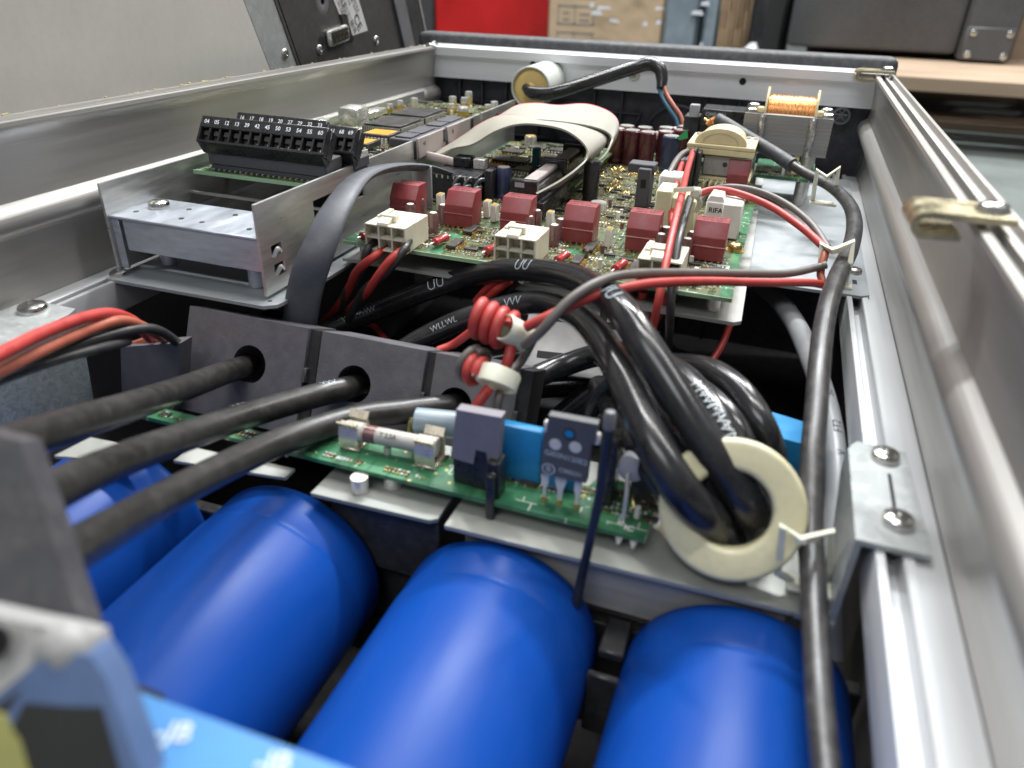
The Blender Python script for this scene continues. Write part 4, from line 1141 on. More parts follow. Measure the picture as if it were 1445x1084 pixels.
g = G(); g.prism([(-19.4, 13.2), (-16.6, 13.9), (-16.4, 14.6), (-19.2, 14.4)], -13.6, -13.5, 'z')
g.prism([(-15.9, 14.4), (-12.2, 14.9), (-12.2, 15.4), (-15.9, 15.2)], -13.65, -13.55, 'z')
tag(link('edge_flap', g, 'pale_plate'), 'pale metal flaps seen between the black cables at left', 'plate')

lb = thing('transistor_board', 'green board carrying a fuse, a blue capacitor and an upright transistor', 'circuit board', (-6, 15.6, -13.2))
g = G(); g.prism([(-19.9, 15.6), (-1.4, 15.6), (-1.4, 17.9), (-3.2, 17.9), (-3.4, 17.3), (-12.0, 17.1), (-12.2, 16.2), (-19.9, 16.2)], -13.24, -13.1, 'z', mi=0); g.box(-19.9, 15.56, -13.23, -1.42, 15.59, -13.09, mi=1)
link('board', g, ['bare_green_pcb', 'bare_green_pcb'], lb)
lettering('silkscreen', 'NO 80904', .22, (-10.9, 15.85, -13.09), (1, 0, 0), (0, 1, 0), 'white_print', lb)
lettering('silkscreen', 'IC', .3, (-1.9, 15.85, -13.09), (1, 0, 0), (0, 1, 0), 'white_print', lb)
smd_field(lb, [(-18.2, 15.75, -12.2, 16.1), (-3.0, 16.3, -1.5, 17.8), (-11.9, 15.75, -8, 16.05), (-8, 16.6, -3.2, 17.2)], -13.095, 90, 41, .05, .16, .3)
# transistor
g = G()
g.prism([(-4.53, -12.06), (-3.22, -12.04), (-3.17, -10.75), (-3.08, -10.72), (-3.06, -10.12), (-4.38, -10.15), (-4.42, -10.72), (-4.48, -10.75)], 15.98, 16.24, 'y')
tr = link('transistor', g, 'package_grey', lb, angle=20)
hc = (-3.79,15.97,-10.57)
g = G(); g.lathe([(.17, 0), (.17, .03), (.13, .03), (.13, .004), (0, .004)], hc, (0, -1, 0), 22, mi=0); g.lathe([(.125, .005), (0, .006)], hc, (0, -1, 0), 22, mi=1)
link('mounting_hole', g, ['chip_black', 'film_blue'], tr)
for p in ((-4.14,15.97,-10.99), (-3.59,15.97,-10.95)):
    g = G(); g.lathe([(.17, 0), (.17, .015), (.14, .02), (.06, .02), (.05, .018), (0, .018)], p, (0, -1, 0), 20); link('eject_mark', g, 'label_white', tr)
g = G(); g.box(-4.52, 16.05, -10.75, -4.3, 16.2, -10.4, .04); link('tab', g, 'lead_tin', tr)
g = G(); g.box(-3.2, 16.05, -10.82, -2.97, 16.2, -10.45, .04); link('tab', g, 'lead_tin', tr)
def on16(px, py): return None
lettering('marking', 'GI03N120E2', .23, (-3.83,15.96,-11.34), (1, 0, -.06), (.04, 0, 1), 'cable_print', tr)
lettering('marking', 'C0I0231', .19, (-3.67,15.96,-11.79), (1, 0, -.06), (.04, 0, 1), 'cable_print', tr)
g = G(); g.lathe([(.19, 0), (.19, .006), (.15, .006), (.15, 0)], (-4.29,15.97,-11.84), (0, -1, 0), 24, cap=False); vs, fs = text_mesh('B', .26)
g.add(vs, fs, 0, basis((-4.29,15.97,-11.84), (1, 0, 0), (0, 0, 1))); link('emblem', g, 'cable_print', tr, smooth=False)
for x, k in ((-4.42, 0), (-3.97, 1), (-3.47, 2)):
    g = G()
    g.prism([(x - .1, -12.05), (x + .1, -12.05), (x + .1, -12.5), (x + .05, -12.62), (x + .04, -13.4), (x - .04, -13.4), (x - .05, -12.62), (x - .1, -12.5)] if k != 1 else
            [(x - .15, -12.05), (x + .15, -12.05), (x + .15, -12.35), (x + .08, -12.6), (x + .04, -13.4), (x - .04, -13.4), (x - .08, -12.6), (x - .15, -12.35)], 16.15, 16.23, 'y')
    g.lathe([(.09, 0), (.07, .1), (0, .22)], (x, 15.85, -13.25), (0, -.2, -1), 10); g.lathe([(.11, 0), (.06, .14)], (x, 16.19, -13.09), (0, 0, 1), 10, mi=1)
    link('lead', g, ['lead_tin', 'gold_pin'], tr)
# glass fuse in two clips
fa, fb = Vector((-11.0, 16.6, -12.55)), Vector((-8.0, 16.75, -12.55))
g = G(); d = fb - fa
g.lathe([(.3, 0), (.31, .05), (.31, .6), (.27, .62), (.27, d.length - .62), (.31, d.length - .6), (.31, d.length), (.28, d.length + .03)], fa, d, 20)
fz = link('fuse', g, 'fuse_body', lb)
g = G(); g.lathe([(.28, .66), (.28, 1.05)], fa, d, 20); link('fuse_band', g, 'glass_brown', fz)
lettering('print', 'T 2.5A', .2, fa + d * .5 + Vector((0, -.2, .2)), (1, .05, 0), (0, .7, .7), 'header_plastic', fz)
for c in (fa + d * .07, fa + d * .93):
    g = G(); x = c.x
    for s_ in (-1, 1):
        prof = [(16.7 + s_ * .3, -13.08), (16.7 + s_ * .36, -12.8), (16.7 + s_ * .34, -12.5), (16.7 + s_ * .26, -12.28), (16.7 + s_ * .42, -12.08),
                (16.7 + s_ * .47, -12.1), (16.7 + s_ * .34, -12.3), (16.7 + s_ * .4, -12.5), (16.7 + s_ * .42, -12.82), (16.7 + s_ * .36, -13.08)]
        g.prism(prof, x - .32, x + .32, 'x')
    g.box(x - .34, 16.3, -13.09, x + .34, 17.1, -13.0, .03); g.box(x - .3, 16.32, -12.26, x + .3, 16.5, -12.12, .05)
    link('fuse_clip', g, 'nickel_clip', lb)
g = G(); g.cyl((-9.6, 16.6, -13.09), (-9.6, 16.6, -12.86), .12, 10); link('solder_post', g, 'tinned_lead', lb)
# big blue-grey axial part lying behind the fuse
g = G(); g.lathe([(.3, 0), (.42, .06), (.43, 1.6), (.38, 1.7)], (-9.1, 17.5, -12.3), (1, .2, .0), 26); g.lathe([(.28, -.004), (.2, -.02), (0, -.03)], (-9.1, 17.5, -12.3), (1, .2, 0), 20, mi=1)
link('axial_capacitor', g, ['resistor_blue', 'potting_yellow'], lb)
g = G(); g.tube([(-9.1, 17.5, -12.3), (-9.3, 17.6, -12.4), (-9.35, 17.55, -13.1)], .07, 8, 4); link('lead', g, 'brass', lb)
# tall plug in dark holder
g = G(); g.prism([(-7.0, -10.55), (-5.68, -10.5), (-5.78, -12.2), (-6.05, -12.24), (-6.1, -11.75), (-6.42, -11.73), (-6.5, -12.25), (-7.2, -12.2)], 15.95, 16.3, 'y'); pg = link('plug', g, 'plug_grey', lb, angle=20)
pg['label'] = 'tall grey plug that takes the red and grey wires'
g = G(); g.box(-7.15, 16.0, -13.08, -6.5, 16.4, -12.0, .03); g.box(-6.02, 15.72, -13.6, -5.62, 16.3, -11.9, .04); g.box(-6.52, 15.98, -13.08, -6.02, 16.4, -11.6); g.box(-5.95, 15.5, -13.9, -5.7, 15.71, -12.2, .04)
hd = link('plug_socket', g, 'terminal_plastic', lb)
g = G(); g.lathe([(.1, 0), (.08, .04), (0, .05)], (-5.8, 15.71, -12.3), (0, -1, 0), 12); link('rivet', g, 'disc_grey', hd)
g = G(); g.box(-6.3, 16.2, -12.1, -6.15, 16.21, -11.9); 
# blue film capacitors
g = G(); g.box(-5.98, 16.75, -13.09, -4.75, 17.1, -11.25, .08, seg=2); link('box_capacitor', g, 'film_blue', lb)
g = G(); g.box(-4.71, 16.8, -13.09, -3.7, 17.2, -11.3, .08, seg=2); link('box_capacitor', g, 'film_blue', lb)
# black relay and small parts right of the transistor
g = G(); g.box(-3.05, 16.5, -13.08, -2.55, 17.3, -10.9, .05); link('relay', g, 'terminal_plastic', lb)
g = G(); g.box(-2.15, 17.0, -13.08, -1.45, 17.9, -11.6, .05); g.box(-2.1, 17.05, -11.6, -1.5, 17.2, -11.45); link('terminal_post', g, 'black_plastic', lb)
g = G(); g.box(-1.98, 17.2, -11.59, -1.78, 17.35, -11.1, .03); link('red_pin', g, 'led_red', lb)
g = G(); g.lathe([(.28, 0), (.39, .08), (.39, .5), (.3, .58)], (-2.17,16.55,-11.71), (.1, 1, -.1), 24); link('disc_capacitor', g, 'disc_grey', lb)
g = G(); g.tube([(-2.21,16.50,-11.78), (-2.13,16.20,-12.31), (-2.11,16.00,-13.18)], .06, 8, 4); g.lathe([(.15, 0), (.06, .2)], (-2.11,16.00,-13.23), (0, 0, 1), 10); link('lead', g, 'tinned_lead', lb)
pan_head('screw', (-1.74,17.28,-13.08), .3, lb, 'brass', h=.24, washer=.36)
for k in range(3):
    g = G(); g.tube([(-1.94,16.74,-13.05), (-2.05,17.00,-12.87), (-1.86,17.10,-13.19)], .05 + .02 * k, 6, 3); link('lead', g, 'brass', lb)
    break
g = G()
for x, y in ((-1.7, 15.6), (-2.1, 15.62), (-12.7, 15.8)): g.lathe([(.12, 0), (.05, .22)], (x, y, -13.25), (0, -.3, -1), 8)
link('solder_cone', g, 'tinned_lead', lb)
# stiff black rod cable standing in front of the transistor board
pts = [(-2.67,15.30,-9.48), (-2.63,15.25,-9.60), (-2.62,15.20,-10.40), (-2.66,15.10,-11.67), (-2.75,14.90,-12.95), (-2.85,14.80,-14.14), (-2.90,14.60,-15.07)]
rod = cable('probe_lead', 'thin black upright lead with a pale rounded tip in front of the transistor board', pts, .14, 'power_cable', 'lead', rr=[.15, .14, .135, .13, .13, .13, .14])
g = G(); g.lathe([(.165, 0), (.165, .35), (.12, .46), (0, .5)], (-2.64,15.25,-9.69), (0, .05, 1), 16); link('tip', g, 'grey_sheath', rod)

# ================================================================== CURRENT SENSOR BLOCKS
def slant(x, s, out=0):
    """point on the leaning front of the sensor blocks: s = distance down the face"""
    n = Vector((0, -.912, .41)); dvec = Vector((0, -.41, -.912))
    return Vector((x, 20.6, -11.5)) + dvec * s + n * out
def sensor(x0, x1, hole, label, depth=1.9, H=4.0):
    root = thing('current_sensor', label, 'sensor', ((x0 + x1) / 2, 20.5, -15), 'current sensors on the power cables')
    hx, hs, hr = hole
    g = G(); n = 28
    # front plate with a round hole: ring of quads between the rectangle border and the circle
    def border(k):
        a = math.tau * k / n; c, s_ = math.cos(a), math.sin(a)
        tx = ((x1 - hx) if c > 0 else (hx - x0)) / max(abs(c), 1e-6); ts = ((H - hs) if s_ > 0 else hs) / max(abs(s_), 1e-6)
        t = min(tx, ts); return hx + c * t, hs + s_ * t
    for dep in (0, -depth):
        for k in range(n):
            a0, a1 = math.tau * k / n, math.tau * (k + 1) / n
            b0, b1 = border(k), border(k + 1)
            q = [slant(b0[0], b0[1], dep), slant(b1[0], b1[1], dep), slant(hx + hr * math.cos(a1), hs + hr * math.sin(a1), dep), slant(hx + hr * math.cos(a0), hs + hr * math.sin(a0), dep)]
            g.add(q, [(0, 1, 2, 3)])
    for k in range(n):
        a0, a1 = math.tau * k / n, math.tau * (k + 1) / n
        g.add([slant(hx + hr * math.cos(a0), hs + hr * math.sin(a0), 0), slant(hx + hr * math.cos(a1), hs + hr * math.sin(a1), 0),
               slant(hx + hr * math.cos(a1), hs + hr * math.sin(a1), -depth), slant(hx + hr * math.cos(a0), hs + hr * math.sin(a0), -depth)], [(0, 1, 2, 3)])
    c = [(x0, 0), (x1, 0), (x1, H), (x0, H)]
    # fill the corners left by the ring and close the four sides
    for dep in (.0, -depth):
        for cx, cs in c:
            k = min(range(n), key=lambda k: (Vector(border(k)) - Vector((cx, cs))).length)
            for kk in (k, k - 1):
                b0, b1 = border(kk), border(kk + 1)
                g.add([slant(b0[0], b0[1], dep), slant(b1[0], b1[1], dep), slant(cx, cs, dep)], [(0, 1, 2)])
    for i in range(4):
        p, q = c[i], c[(i + 1) % 4]
        g.add([slant(p[0], p[1], 0), slant(q[0], q[1], 0), slant(q[0], q[1], -depth), slant(p[0], p[1], -depth)], [(0, 1, 2, 3)])
    link('housing', g, 'block_plastic', root, smooth=False)
    g = G(); T = basis(slant(x1, 0), (1, 0, 0), (0, .41, .912))
    g.box(-.02, -2.0, -.35, .14, -1.45, .06, .03, T=T); link('latch', g, 'grey_cover', root)
    g = G(); g.box(.0, -4.0, -1.8, .42, -.03, -.18, T=T); link('side_spacer', g, 'dark_void', root)
    return root
def hs_(p): return (p[1] - 20.6) * -.41 + (p[2] + 11.5) * -.912
h1, h2, h3 = (-17.39, 19.83, -13.2), (-12.87, 19.87, -13.11), (-9.05, 19.92, -13.02)
sensor(-20.08, -14.82, (h1[0] + .25, hs_(h1) - .12, .72), 'charcoal current sensor block with round hole, largest and leftmost of three')
sensor(-14.25, -10.12, (h2[0] + .15, hs_(h2) - .1, .68), 'charcoal current sensor block with round hole, middle of three')
sensor(-9.75, -6.7, (h3[0] + .25, hs_(h3), .62), 'charcoal current sensor block with round hole, rightmost by the nylon sleeves', H=3.6)
cv = thing('small_cover', 'small upright grey plastic cover left of the sensor blocks', 'cover', (-20.5, 18.5, -13.2))
g = G(); g.prism([(-21.71,18.50,-12.61)[::2], (-18.79,18.50,-11.89)[::2], (-19.53,18.50,-14.33)[::2], (-20.10,18.50,-15.35)[::2], (-21.63,18.50,-15.70)[::2], (-22.30,18.50,-14.88)[::2]], 18.5, 19.1, 'y')
link('panel', g, 'block_plastic', cv, angle=20)
g = G(); g.box(-21.0, 18.44, -14.6, -20.6, 18.49, -14.1); link('slot', g, 'pocket_black', cv)
g = G(); g.tube([(-21.44,18.90,-12.66), (-20.51,18.90,-12.28), (-19.62,18.80,-12.30)], .17, 8, 4); link('red_stub', g, 'brown_wire', cv)

# ================================================================== THICK BLACK CABLES
CABS = [
 ('thick dusty black cable entering the leftmost sensor block', [(-12.09,6.58,-7.53),(-12.83,7.78,-8.14),(-14.15,10.23,-9.38),(-15.70,13.60,-10.98),(-16.87,16.68,-12.27),(-17.46,19.03,-13.06),(-17.56,20.03,-13.36),(-18.52,21.72,-14.05)], 'dusty_cable'),
 ('thick dusty black cable with pale print entering the middle sensor block', [(-10.69,6.22,-7.91),(-11.48,7.37,-8.59),(-12.82,9.78,-9.89),(-13.86,12.83,-11.30),(-14.00,15.83,-12.28),(-13.57,18.57,-13.00),(-12.97,19.97,-13.24),(-13.34,21.69,-14.00)], 'dusty_cable'),
 ('thick dusty black cable entering the rightmost sensor block', [(-9.47,5.41,-8.35),(-10.10,6.48,-8.85),(-11.52,9.30,-10.42),(-12.15,12.09,-11.47),(-12.26,15.15,-12.38),(-11.34,17.63,-12.80),(-10.28,19.02,-13.10),(-9.13,20.08,-13.21),(-9.17,21.43,-13.76)], 'dusty_cable'),
]
CG = 'thick black cables through the sensor blocks'
objs = []
for lab, pts, m_ in CABS:
    objs.append((cable('power_cable', lab, pts, .42, m_, group=CG, n=20, rr=[.41, .41, .41, .42, .42, .43, .43, .41]), pts))
up = (-.25, -.6, .75)
cable_print('VVVV', .5, objs[1][1], .42, .36, up, objs[1][0]); cable_print('VVV', .38, objs[1][1], .42, .62, up, objs[1][0]); cable_print('VVV', .34, objs[1][1], .42, .84, up, objs[1][0])
ARCS = [
 ('glossy black cable arching highest, from the sensors over to the cream ring', [(-17.84,22.67,-13.85),(-17.25,24.13,-13.77),(-15.38,25.75,-13.12),(-12.84,26.17,-11.82),(-10.91,26.17,-10.89),(-8.71,25.08,-9.88),(-6.66,23.75,-9.23),(-4.90,21.69,-8.60),(-3.46,19.37,-8.23),(-2.53,18.25,-8.62),(-1.54,17.49,-9.45),(-0.60,16.93,-10.33),(0.40,16.58,-11.29),(1.15,16.70,-12.33),(1.65,18.13,-14.30)]),
 ('glossy black cable arching just below the highest one into the cream ring', [(-12.94,22.73,-13.50),(-11.60,23.50,-12.54),(-9.89,23.93,-11.58),(-7.55,23.87,-10.55),(-5.72,22.43,-9.95),(-4.22,20.17,-9.51),(-3.06,18.13,-9.54),(-2.21,16.91,-10.04),(-1.37,15.97,-10.69),(-0.57,15.66,-11.47),(0.19,16.07,-12.44),(0.81,17.78,-14.42)]),
 ('black cable leaving the right sensor block, running low under the arches', [(-7.35,21.90,-12.99),(-6.15,23.62,-12.81),(-4.66,23.92,-12.13),(-2.95,22.60,-11.26),(-1.53,20.44,-10.61),(-0.44,18.90,-10.76),(0.39,17.87,-11.35),(1.06,17.42,-12.29),(1.48,18.42,-14.33)]),
 ('glossy black cable forming the outermost loop behind the cream ring', [(-6.68,24.56,-16.04),(-5.25,24.82,-14.38),(-3.34,24.10,-12.59),(-1.25,22.08,-11.06),(0.05,20.65,-10.75),(0.98,19.59,-11.23),(1.53,19.40,-12.28),(1.72,19.55,-13.77),(1.48,19.76,-15.54)]),
 ('glossy black cable nested inside the outermost loop', [(-5.95,24.67,-16.28),(-4.53,24.05,-14.03),(-2.92,23.14,-12.40),(-1.42,20.83,-11.04),(-0.14,19.46,-11.01),(0.66,18.55,-11.59),(1.12,17.87,-12.59),(1.19,18.43,-14.56)]),
 ('glossy black cable wedged between the two big arches at the ring', [(-4.32,22.15,-11.23),(-2.85,19.97,-10.65),(-1.57,18.22,-10.86),(-0.46,17.16,-11.45),(0.40,16.73,-12.26),(0.95,17.52,-13.90)]),
 ('black cable deepest in the ring opening at its lower edge', [(-1.59,17.87,-11.85),(-0.71,16.98,-12.23),(0.05,16.76,-12.62),(0.71,17.21,-13.47),(1.26,18.07,-14.79)]),
 ('short glossy black cable hugging the lower left of the ring opening', [(-4.40,22.49,-12.66),(-3.15,19.64,-12.05),(-2.01,17.28,-11.58),(-1.02,16.31,-11.96),(-0.18,16.22,-12.59),(0.45,17.59,-14.52)]),
]
for i, (lab, pts) in enumerate(ARCS):
    o = cable('power_cable', lab, pts, .43, 'power_cable', group='glossy black cables through the cream ring', n=22, rr=[.43, .43, .43, .46, .51, .53] if i < 3 else [.40, .42, .44])
    if i == 0:
        w = (.2, -.75, .6)
        cable_print('UU', .62, pts, .43, .44, w, o); cable_print('UU', .62, pts, .43, .265, w, o); cable_print('VVWVVWV', .34, pts, .43, .13, w, o)
        cable_print('UU', .68, pts, .475, .665, (.2, -.8, .55), o)
    if i == 1:
        cable_print('VVV', .46, pts, .43, .27, (.1, -.8, .6), o); cable_print('WLLWL', .34, pts, .43, .13, (.1, -.8, .6), o)
        for q in range(9): cable_print(':', .26, pts, .5, .42 + q * .055, (-.85, -.5, .2), o)
    if i == 2: cable_print('MWMWM', .5, pts, .49, .70, (.35, -.85, .35), o)
for lab, pts, r in (('thin shiny black lead rising behind the transistor', [(-6.08,21.94,-14.67),(-4.68,22.19,-13.00),(-3.51,22.07,-11.84)], .22), ('second thin shiny black lead rising behind the transistor', [(-4.37,20.89,-13.34),(-4.21,20.92,-12.35),(-3.57,21.08,-11.41)], .24),
                    ('broad black cable lying low across the dark gap under the arches', [(-11.84,26.73,-15.55),(-8.97,28.07,-14.92),(-6.34,29.14,-14.62),(-3.31,30.08,-14.76),(-0.45,30.61,-15.51)], .45),
                    ('second broad black cable lying low across the dark gap', [(-9.82,26.79,-16.61),(-7.52,27.85,-16.13),(-4.37,27.97,-15.69),(-0.60,27.62,-16.40)], .5)):
    cable('cable', lab, pts, r, 'power_cable')

# cream coated ring core
tc_ = Vector((0.58,16.16,-11.90)); tax = Vector((-.04, -.86, .5)).normalized()
g = G(); prof = []
ro, ri, hh, b = 1.82, .99, .9, .15
for cx, cz, a0 in ((ro - b, hh / 2 - b, 0), (ri + b, hh / 2 - b, 90), (ri + b, -hh / 2 + b, 180), (ro - b, -hh / 2 + b, 270)):
    for k in range(5):
        a = R(a0 + k * 22.5); prof.append((cx + b * math.cos(a), cz + b * math.sin(a)))
prof.append(prof[0])
g.lathe(prof, tc_, tax, 56)
rg = thing('ring_core', 'large cream coated ring core with black cables passed through it', 'ring core', tuple(tc_ - Vector((0, 0, 1.9))))
link('coating', g, 'toroid_coating', rg, angle=60)
g = G(); g.tube([tuple(tc_ + tax * .05 + Vector((1.86 * math.cos(a), -.3 + .3 * math.sin(a), 1.86 * math.sin(a) * .86))) for a in [math.pi * 1.15 + .1 * k for k in range(9)]], .07, 6); link('glue_line', g, 'potting_yellow', rg)

# ================================================================== BRACKETS ON THE LEDGES
br = thing('ledge_bracket', 'bent galvanised bracket with two screws on the near rail ledge', 'bracket', (4, 16.8, -11.2))
g = G(); g.prism([(3.35, 14.9), (4.85, 14.9), (4.9, 15.1), (4.75, 19.2), (3.55, 19.3), (3.35, 19.0)], -11.2, -11.05, 'z'); link('flange', g, 'galvanised_steel', br)
g = G()
g.prism([(14.9, -11.06), (14.95, -13.85), (16.5, -13.85), (19.0, -11.9), (19.1, -11.3), (18.9, -11.06)], 3.3, 3.45, 'x'); g.prism([(3.45, 14.88), (3.3, 14.88), (2.5, 14.95), (2.5, 15.6), (3.45, 15.6)], -13.86, -13.71, 'z')
link('web', g, 'galvanised_steel', br)
for p in ((4.19,18.71,-11.05), (4.25,15.88,-11.05)): pan_head('screw', p, .37, br, h=.26, washer=.4)
p = (4.24,17.20,-11.04)
g = G(); g.box(p[0] - .04, p[1] - .75, -11.049, p[0] + .05, p[1] + .75, -11.04); link('slit', g, 'pocket_black', br)
br2 = thing('ledge_bracket', 'bent galvanised bracket with one screw at the far left ledge beside the red wires', 'bracket', (-23.7, 16, -11.2))
g = G(); g.prism([(-25.2, 11), (-22.6, 11.0), (-22.6, 17.5), (-22.8, 18.0), (-25.0, 18.0)], -11.2, -11.05, 'z'); link('flange', g, 'galvanised_steel', br2)
g = G(); g.prism([(10.5, -11.3), (17.9, -11.3), (17.4, -15.5), (10.5, -15.5)], -22.72, -22.6, 'x'); link('web', g, 'fine_galvanised', br2)
pan_head('screw', (-24.04,17.32,-11.05), .5, br2, h=.3, washer=.55)

# ================================================================== BLUE CAPACITOR CANS
def blue_can():
    root = thing('capacitor_can', 'x', 'capacitor', (-5.2, 0, -17), 'big blue capacitor cans lying in a row')
    g = G(); r = 3.0
    pr = [(.01, 15.25), (1.6, 15.25), (2.75, 15.15), (2.86, 15.12), (2.93, 15.05), (2.965, 14.95), (2.975, 14.8), (2.975, 13.75), (2.95, 13.68), (2.98, 13.58), (3.0, 13.45), (3.0, 9.0), (3.0, -6)]
    g.lathe([(a, b) for a, b in pr], (-5.2, 0, -17), (0, 1, 0), 96)
    link('sleeve', g, 'cap_sleeve', root, angle=50)
    g = G(); g.lathe([(.01, 0), (2.9, 0), (2.9, .4)], (-5.2, -6.4, -17), (0, 1, 0), 48); link('end_disc', g, 'black_plastic', root)
    return root
c0 = blue_can()
c0['label'] = 'big blue capacitor can lying below the upright transistor'
for x, lab in ((-12.25, 'big blue capacitor can between the black cables and the light blue sheet'), (-18.8, 'big blue capacitor can mostly hidden behind the three dusty cables'),
               (1.55, 'big blue capacitor can nearest the near rail, under the vertical grey cable')):
    c = copy_tree(c0, None, (x, 0, -17)); c['label'] = lab
# busbar and dark shapes in the gap between the cans
g = G(); g.box(-24, 15.6, -19, 4.8, 16.1, -16.6, .05); g.box(-24, 15.5, -21, 4.8, 15.9, -19.2, .05); g.box(-2.1, 14.2, -16.4, -1.4, 15.5, -16.1, .05); g.box(-2.2, 13.4, -18.5, -1.35, 13.6, -16.2, .05)
tag(link('busbar', g, 'dark_bar'), 'dark metal busbar running behind the blue cans', 'busbar')
for (a, b, m_, lab) in (((-24, 24, -19, -17, 30, -16), 0, 'dark_bar', 'dark block deep below the card rack plate'), ((-14, 24, -20, -8, 27, -18.4), 0, 'dark_bar', 'dark module deep below the arching cables'),
                        ((-6, 22, -17.5, 1.5, 24, -16.2), 0, 'dark_bar', 'dark module deep behind the blue capacitors')):
    root = thing('power_module', lab, 'module', (a[0], a[1], a[2])); g = G(); g.box(*a, .1); link('case', g, m_, root)
    g = G()
    for k in range(4): g.box(a[0] + .4 + k * 1.1, a[1] - .06, a[5] - .8, a[0] + 1.0 + k * 1.1, a[1] - .01, a[5] - .3, .03)
    link('fin', g, 'black_plastic', root)
wl = thing('white_label', 'white label with heavy black strokes glimpsed between the arching cables', 'label', (-5.52,27.87,-13.15))
T = basis(Vector((-4.89,25.81,-12.08)), (1, .15, 0), (0, .75, .66))
g = G(); g.box(-3.2, -2.0, -.12, 1.5, 1.3, 0, .03, T=T); link('plate', g, 'label_white', wl)
g = G()
for (a, b, c, d) in ((-2.3, .2, -1.9, 1.2), (-2.3, .2, -1.0, .5), (-.4, .1, -.1, 1.3), (-.4, .1, .7, .4), (.9, .3, 1.2, 1.0), (.1, .75, .9, 1.0), (-2.6, -1.4, -1.2, -1.1), (-.6, -1.5, .8, -1.2), (.8, -1.4, 1.1, -.5)):
    g.box(a, b, .003, c, d, .012, T=T)
link('strokes', g, 'black_print', wl)
sq = thing('blue_box_capacitor', 'sky blue box capacitor behind the vertical grey cable', 'capacitor', (2, 21, -13))
g = G(); g.prism([(1.55, 20.9), (2.9, 20.7), (3.05, 22.0), (1.4, 22.4)], -15, -12.35, 'z'); link('case', g, 'film_blue', sq)
g = G(); g.box(-.3, 23.5, -14.6, .5, 25, -13.2, .05); link('side_lug', g, 'dark_bar', sq)

# ================================================================== LONG GREY CABLE ALONG THE NEAR RAIL
pts = [(0.83,41.33,-8.32),(1.63,40.30,-8.49),(2.70,38.77,-8.62),(3.45,36.50,-8.78),(3.65,34.03,-8.99),(3.45,31.37,-9.29),(2.99,28.68,-9.48),(2.63,26.04,-9.65),(2.47,23.97,-9.99),(2.42,22.05,-10.36),(2.43,20.20,-10.83),(2.43,18.60,-11.29),(2.49,17.34,-11.82),(2.60,16.23,-12.33),(2.73,14.76,-12.63),(2.84,12.98,-12.85),(2.93,11.60,-12.98),(3.05,10.25,-13.09),(3.15,9.05,-13.13)]
lc = cable('cable', 'long dark grey cable running down beside the near rail over the last blue can', pts, .33, 'long_cable', n=20, rr=[.24, .26, .33, .34, .34, .33, .32, .31, .29, .27])
hp = [(-3.46,44.37,-6.86),(-2.72,43.87,-7.10),(-1.38,42.96,-7.57),(-0.18,42.16,-7.97),(0.83,41.33,-8.32)]
g = G(); g.tube(hp, .40, 16, 6, rr=[.32, .33, .34, .34, .35]); tag(link('shrink_tube', g, 'shrink_tube'), 'thick grey shrink tube covering the cable end beside the transformer', 'sleeve')
pts = [(-3.98,44.33,-7.24),(-3.76,44.44,-6.97),(-3.42,44.38,-6.86)]
g = G(); g.tube(pts, .16, 8); g.tube([(-4.21,44.66,-6.96),(-3.77,44.36,-7.11),(-3.42,44.36,-6.89)], .08, 8); tag(link('bare_copper', g, 'copper'), 'twist of bare copper strands leaving the shrink tube', 'wire')
pts = [(-0.06,35.96,-12.82),(0.99,34.00,-12.65),(1.91,31.30,-12.62),(2.56,28.46,-12.69),(3.08,25.54,-12.81),(3.42,23.09,-13.06),(3.60,21.13,-13.41),(3.64,19.62,-13.93),(3.60,18.31,-14.49),(3.75,17.42,-15.27),(3.99,16.46,-16.42)]
dc = cable('cable', 'light grey data cable with small black print hanging behind the dark grey one', pts, .38, 'data_cable', rr=[.42, .42, .4, .38, .36, .34])
for t, q in (('3529', .21), ('AWM', .43), ('SU', .55), ('FT2', .64), ('V', .70)): cable_print(t, .40, pts, .39, q, (.2, -.9, .35), dc, 'black_print', flip=-1)

# nylon clips bent like the letter M
def clip(label, P2, w=.22, r=.095, back=(0, .35, 0)):
    root = thing('cable_clip', label, 'cable clip', tuple(P2[-1]), 'nylon cable clips beside the near rail')
    g = G(); C = [Vector(p) for p in P2]
    bk = Vector(back)
    n = len(C); vs = []; fs = []
    for i, c in enumerate(C):
        a = (C[max(i - 1, 0)] - c); b = (C[min(i + 1, n - 1)] - c)
        t = (C[min(i + 1, n - 1)] - C[max(i - 1, 0)]).normalized()
        m_ = t.cross(bk.normalized()).normalized() * r
        vs += [c + m_, c - m_, c - m_ + bk, c + m_ + bk]
    for i in range(n - 1):
        for k in range(4): fs.append((i * 4 + k, i * 4 + (k + 1) % 4, (i + 1) * 4 + (k + 1) % 4, (i + 1) * 4 + k))
    fs += [(0, 1, 2, 3), tuple((n - 1) * 4 + k for k in (3, 2, 1, 0))]
    g.add(vs, fs); link('strap', g, 'nylon', root, angle=25)
    b = C[0]; g = G(); g.box(b.x - .15, b.y - .25, b.z - .12, b.x + 1.1, b.y + .35, b.z + .02, .04); link('foot', g, 'nylon', root)
    return root
clip('milky nylon clip nearest the transformer, holding the dark grey cable', [(2.09,39.23,-9.53),(1.99,38.53,-8.61),(1.93,37.91,-7.78),(2.39,37.67,-8.04),(2.84,38.07,-7.62),(2.89,38.11,-8.41),(2.99,39.40,-9.15)])
clip('milky nylon clip where the red and grey wires meet the dark grey cable', [(2.54,29.35,-10.15),(2.36,29.65,-9.53),(2.28,29.99,-8.91),(2.64,29.47,-8.98),(2.84,29.36,-8.86),(3.29,29.47,-8.53),(3.33,29.09,-9.20),(3.33,29.13,-9.95)])
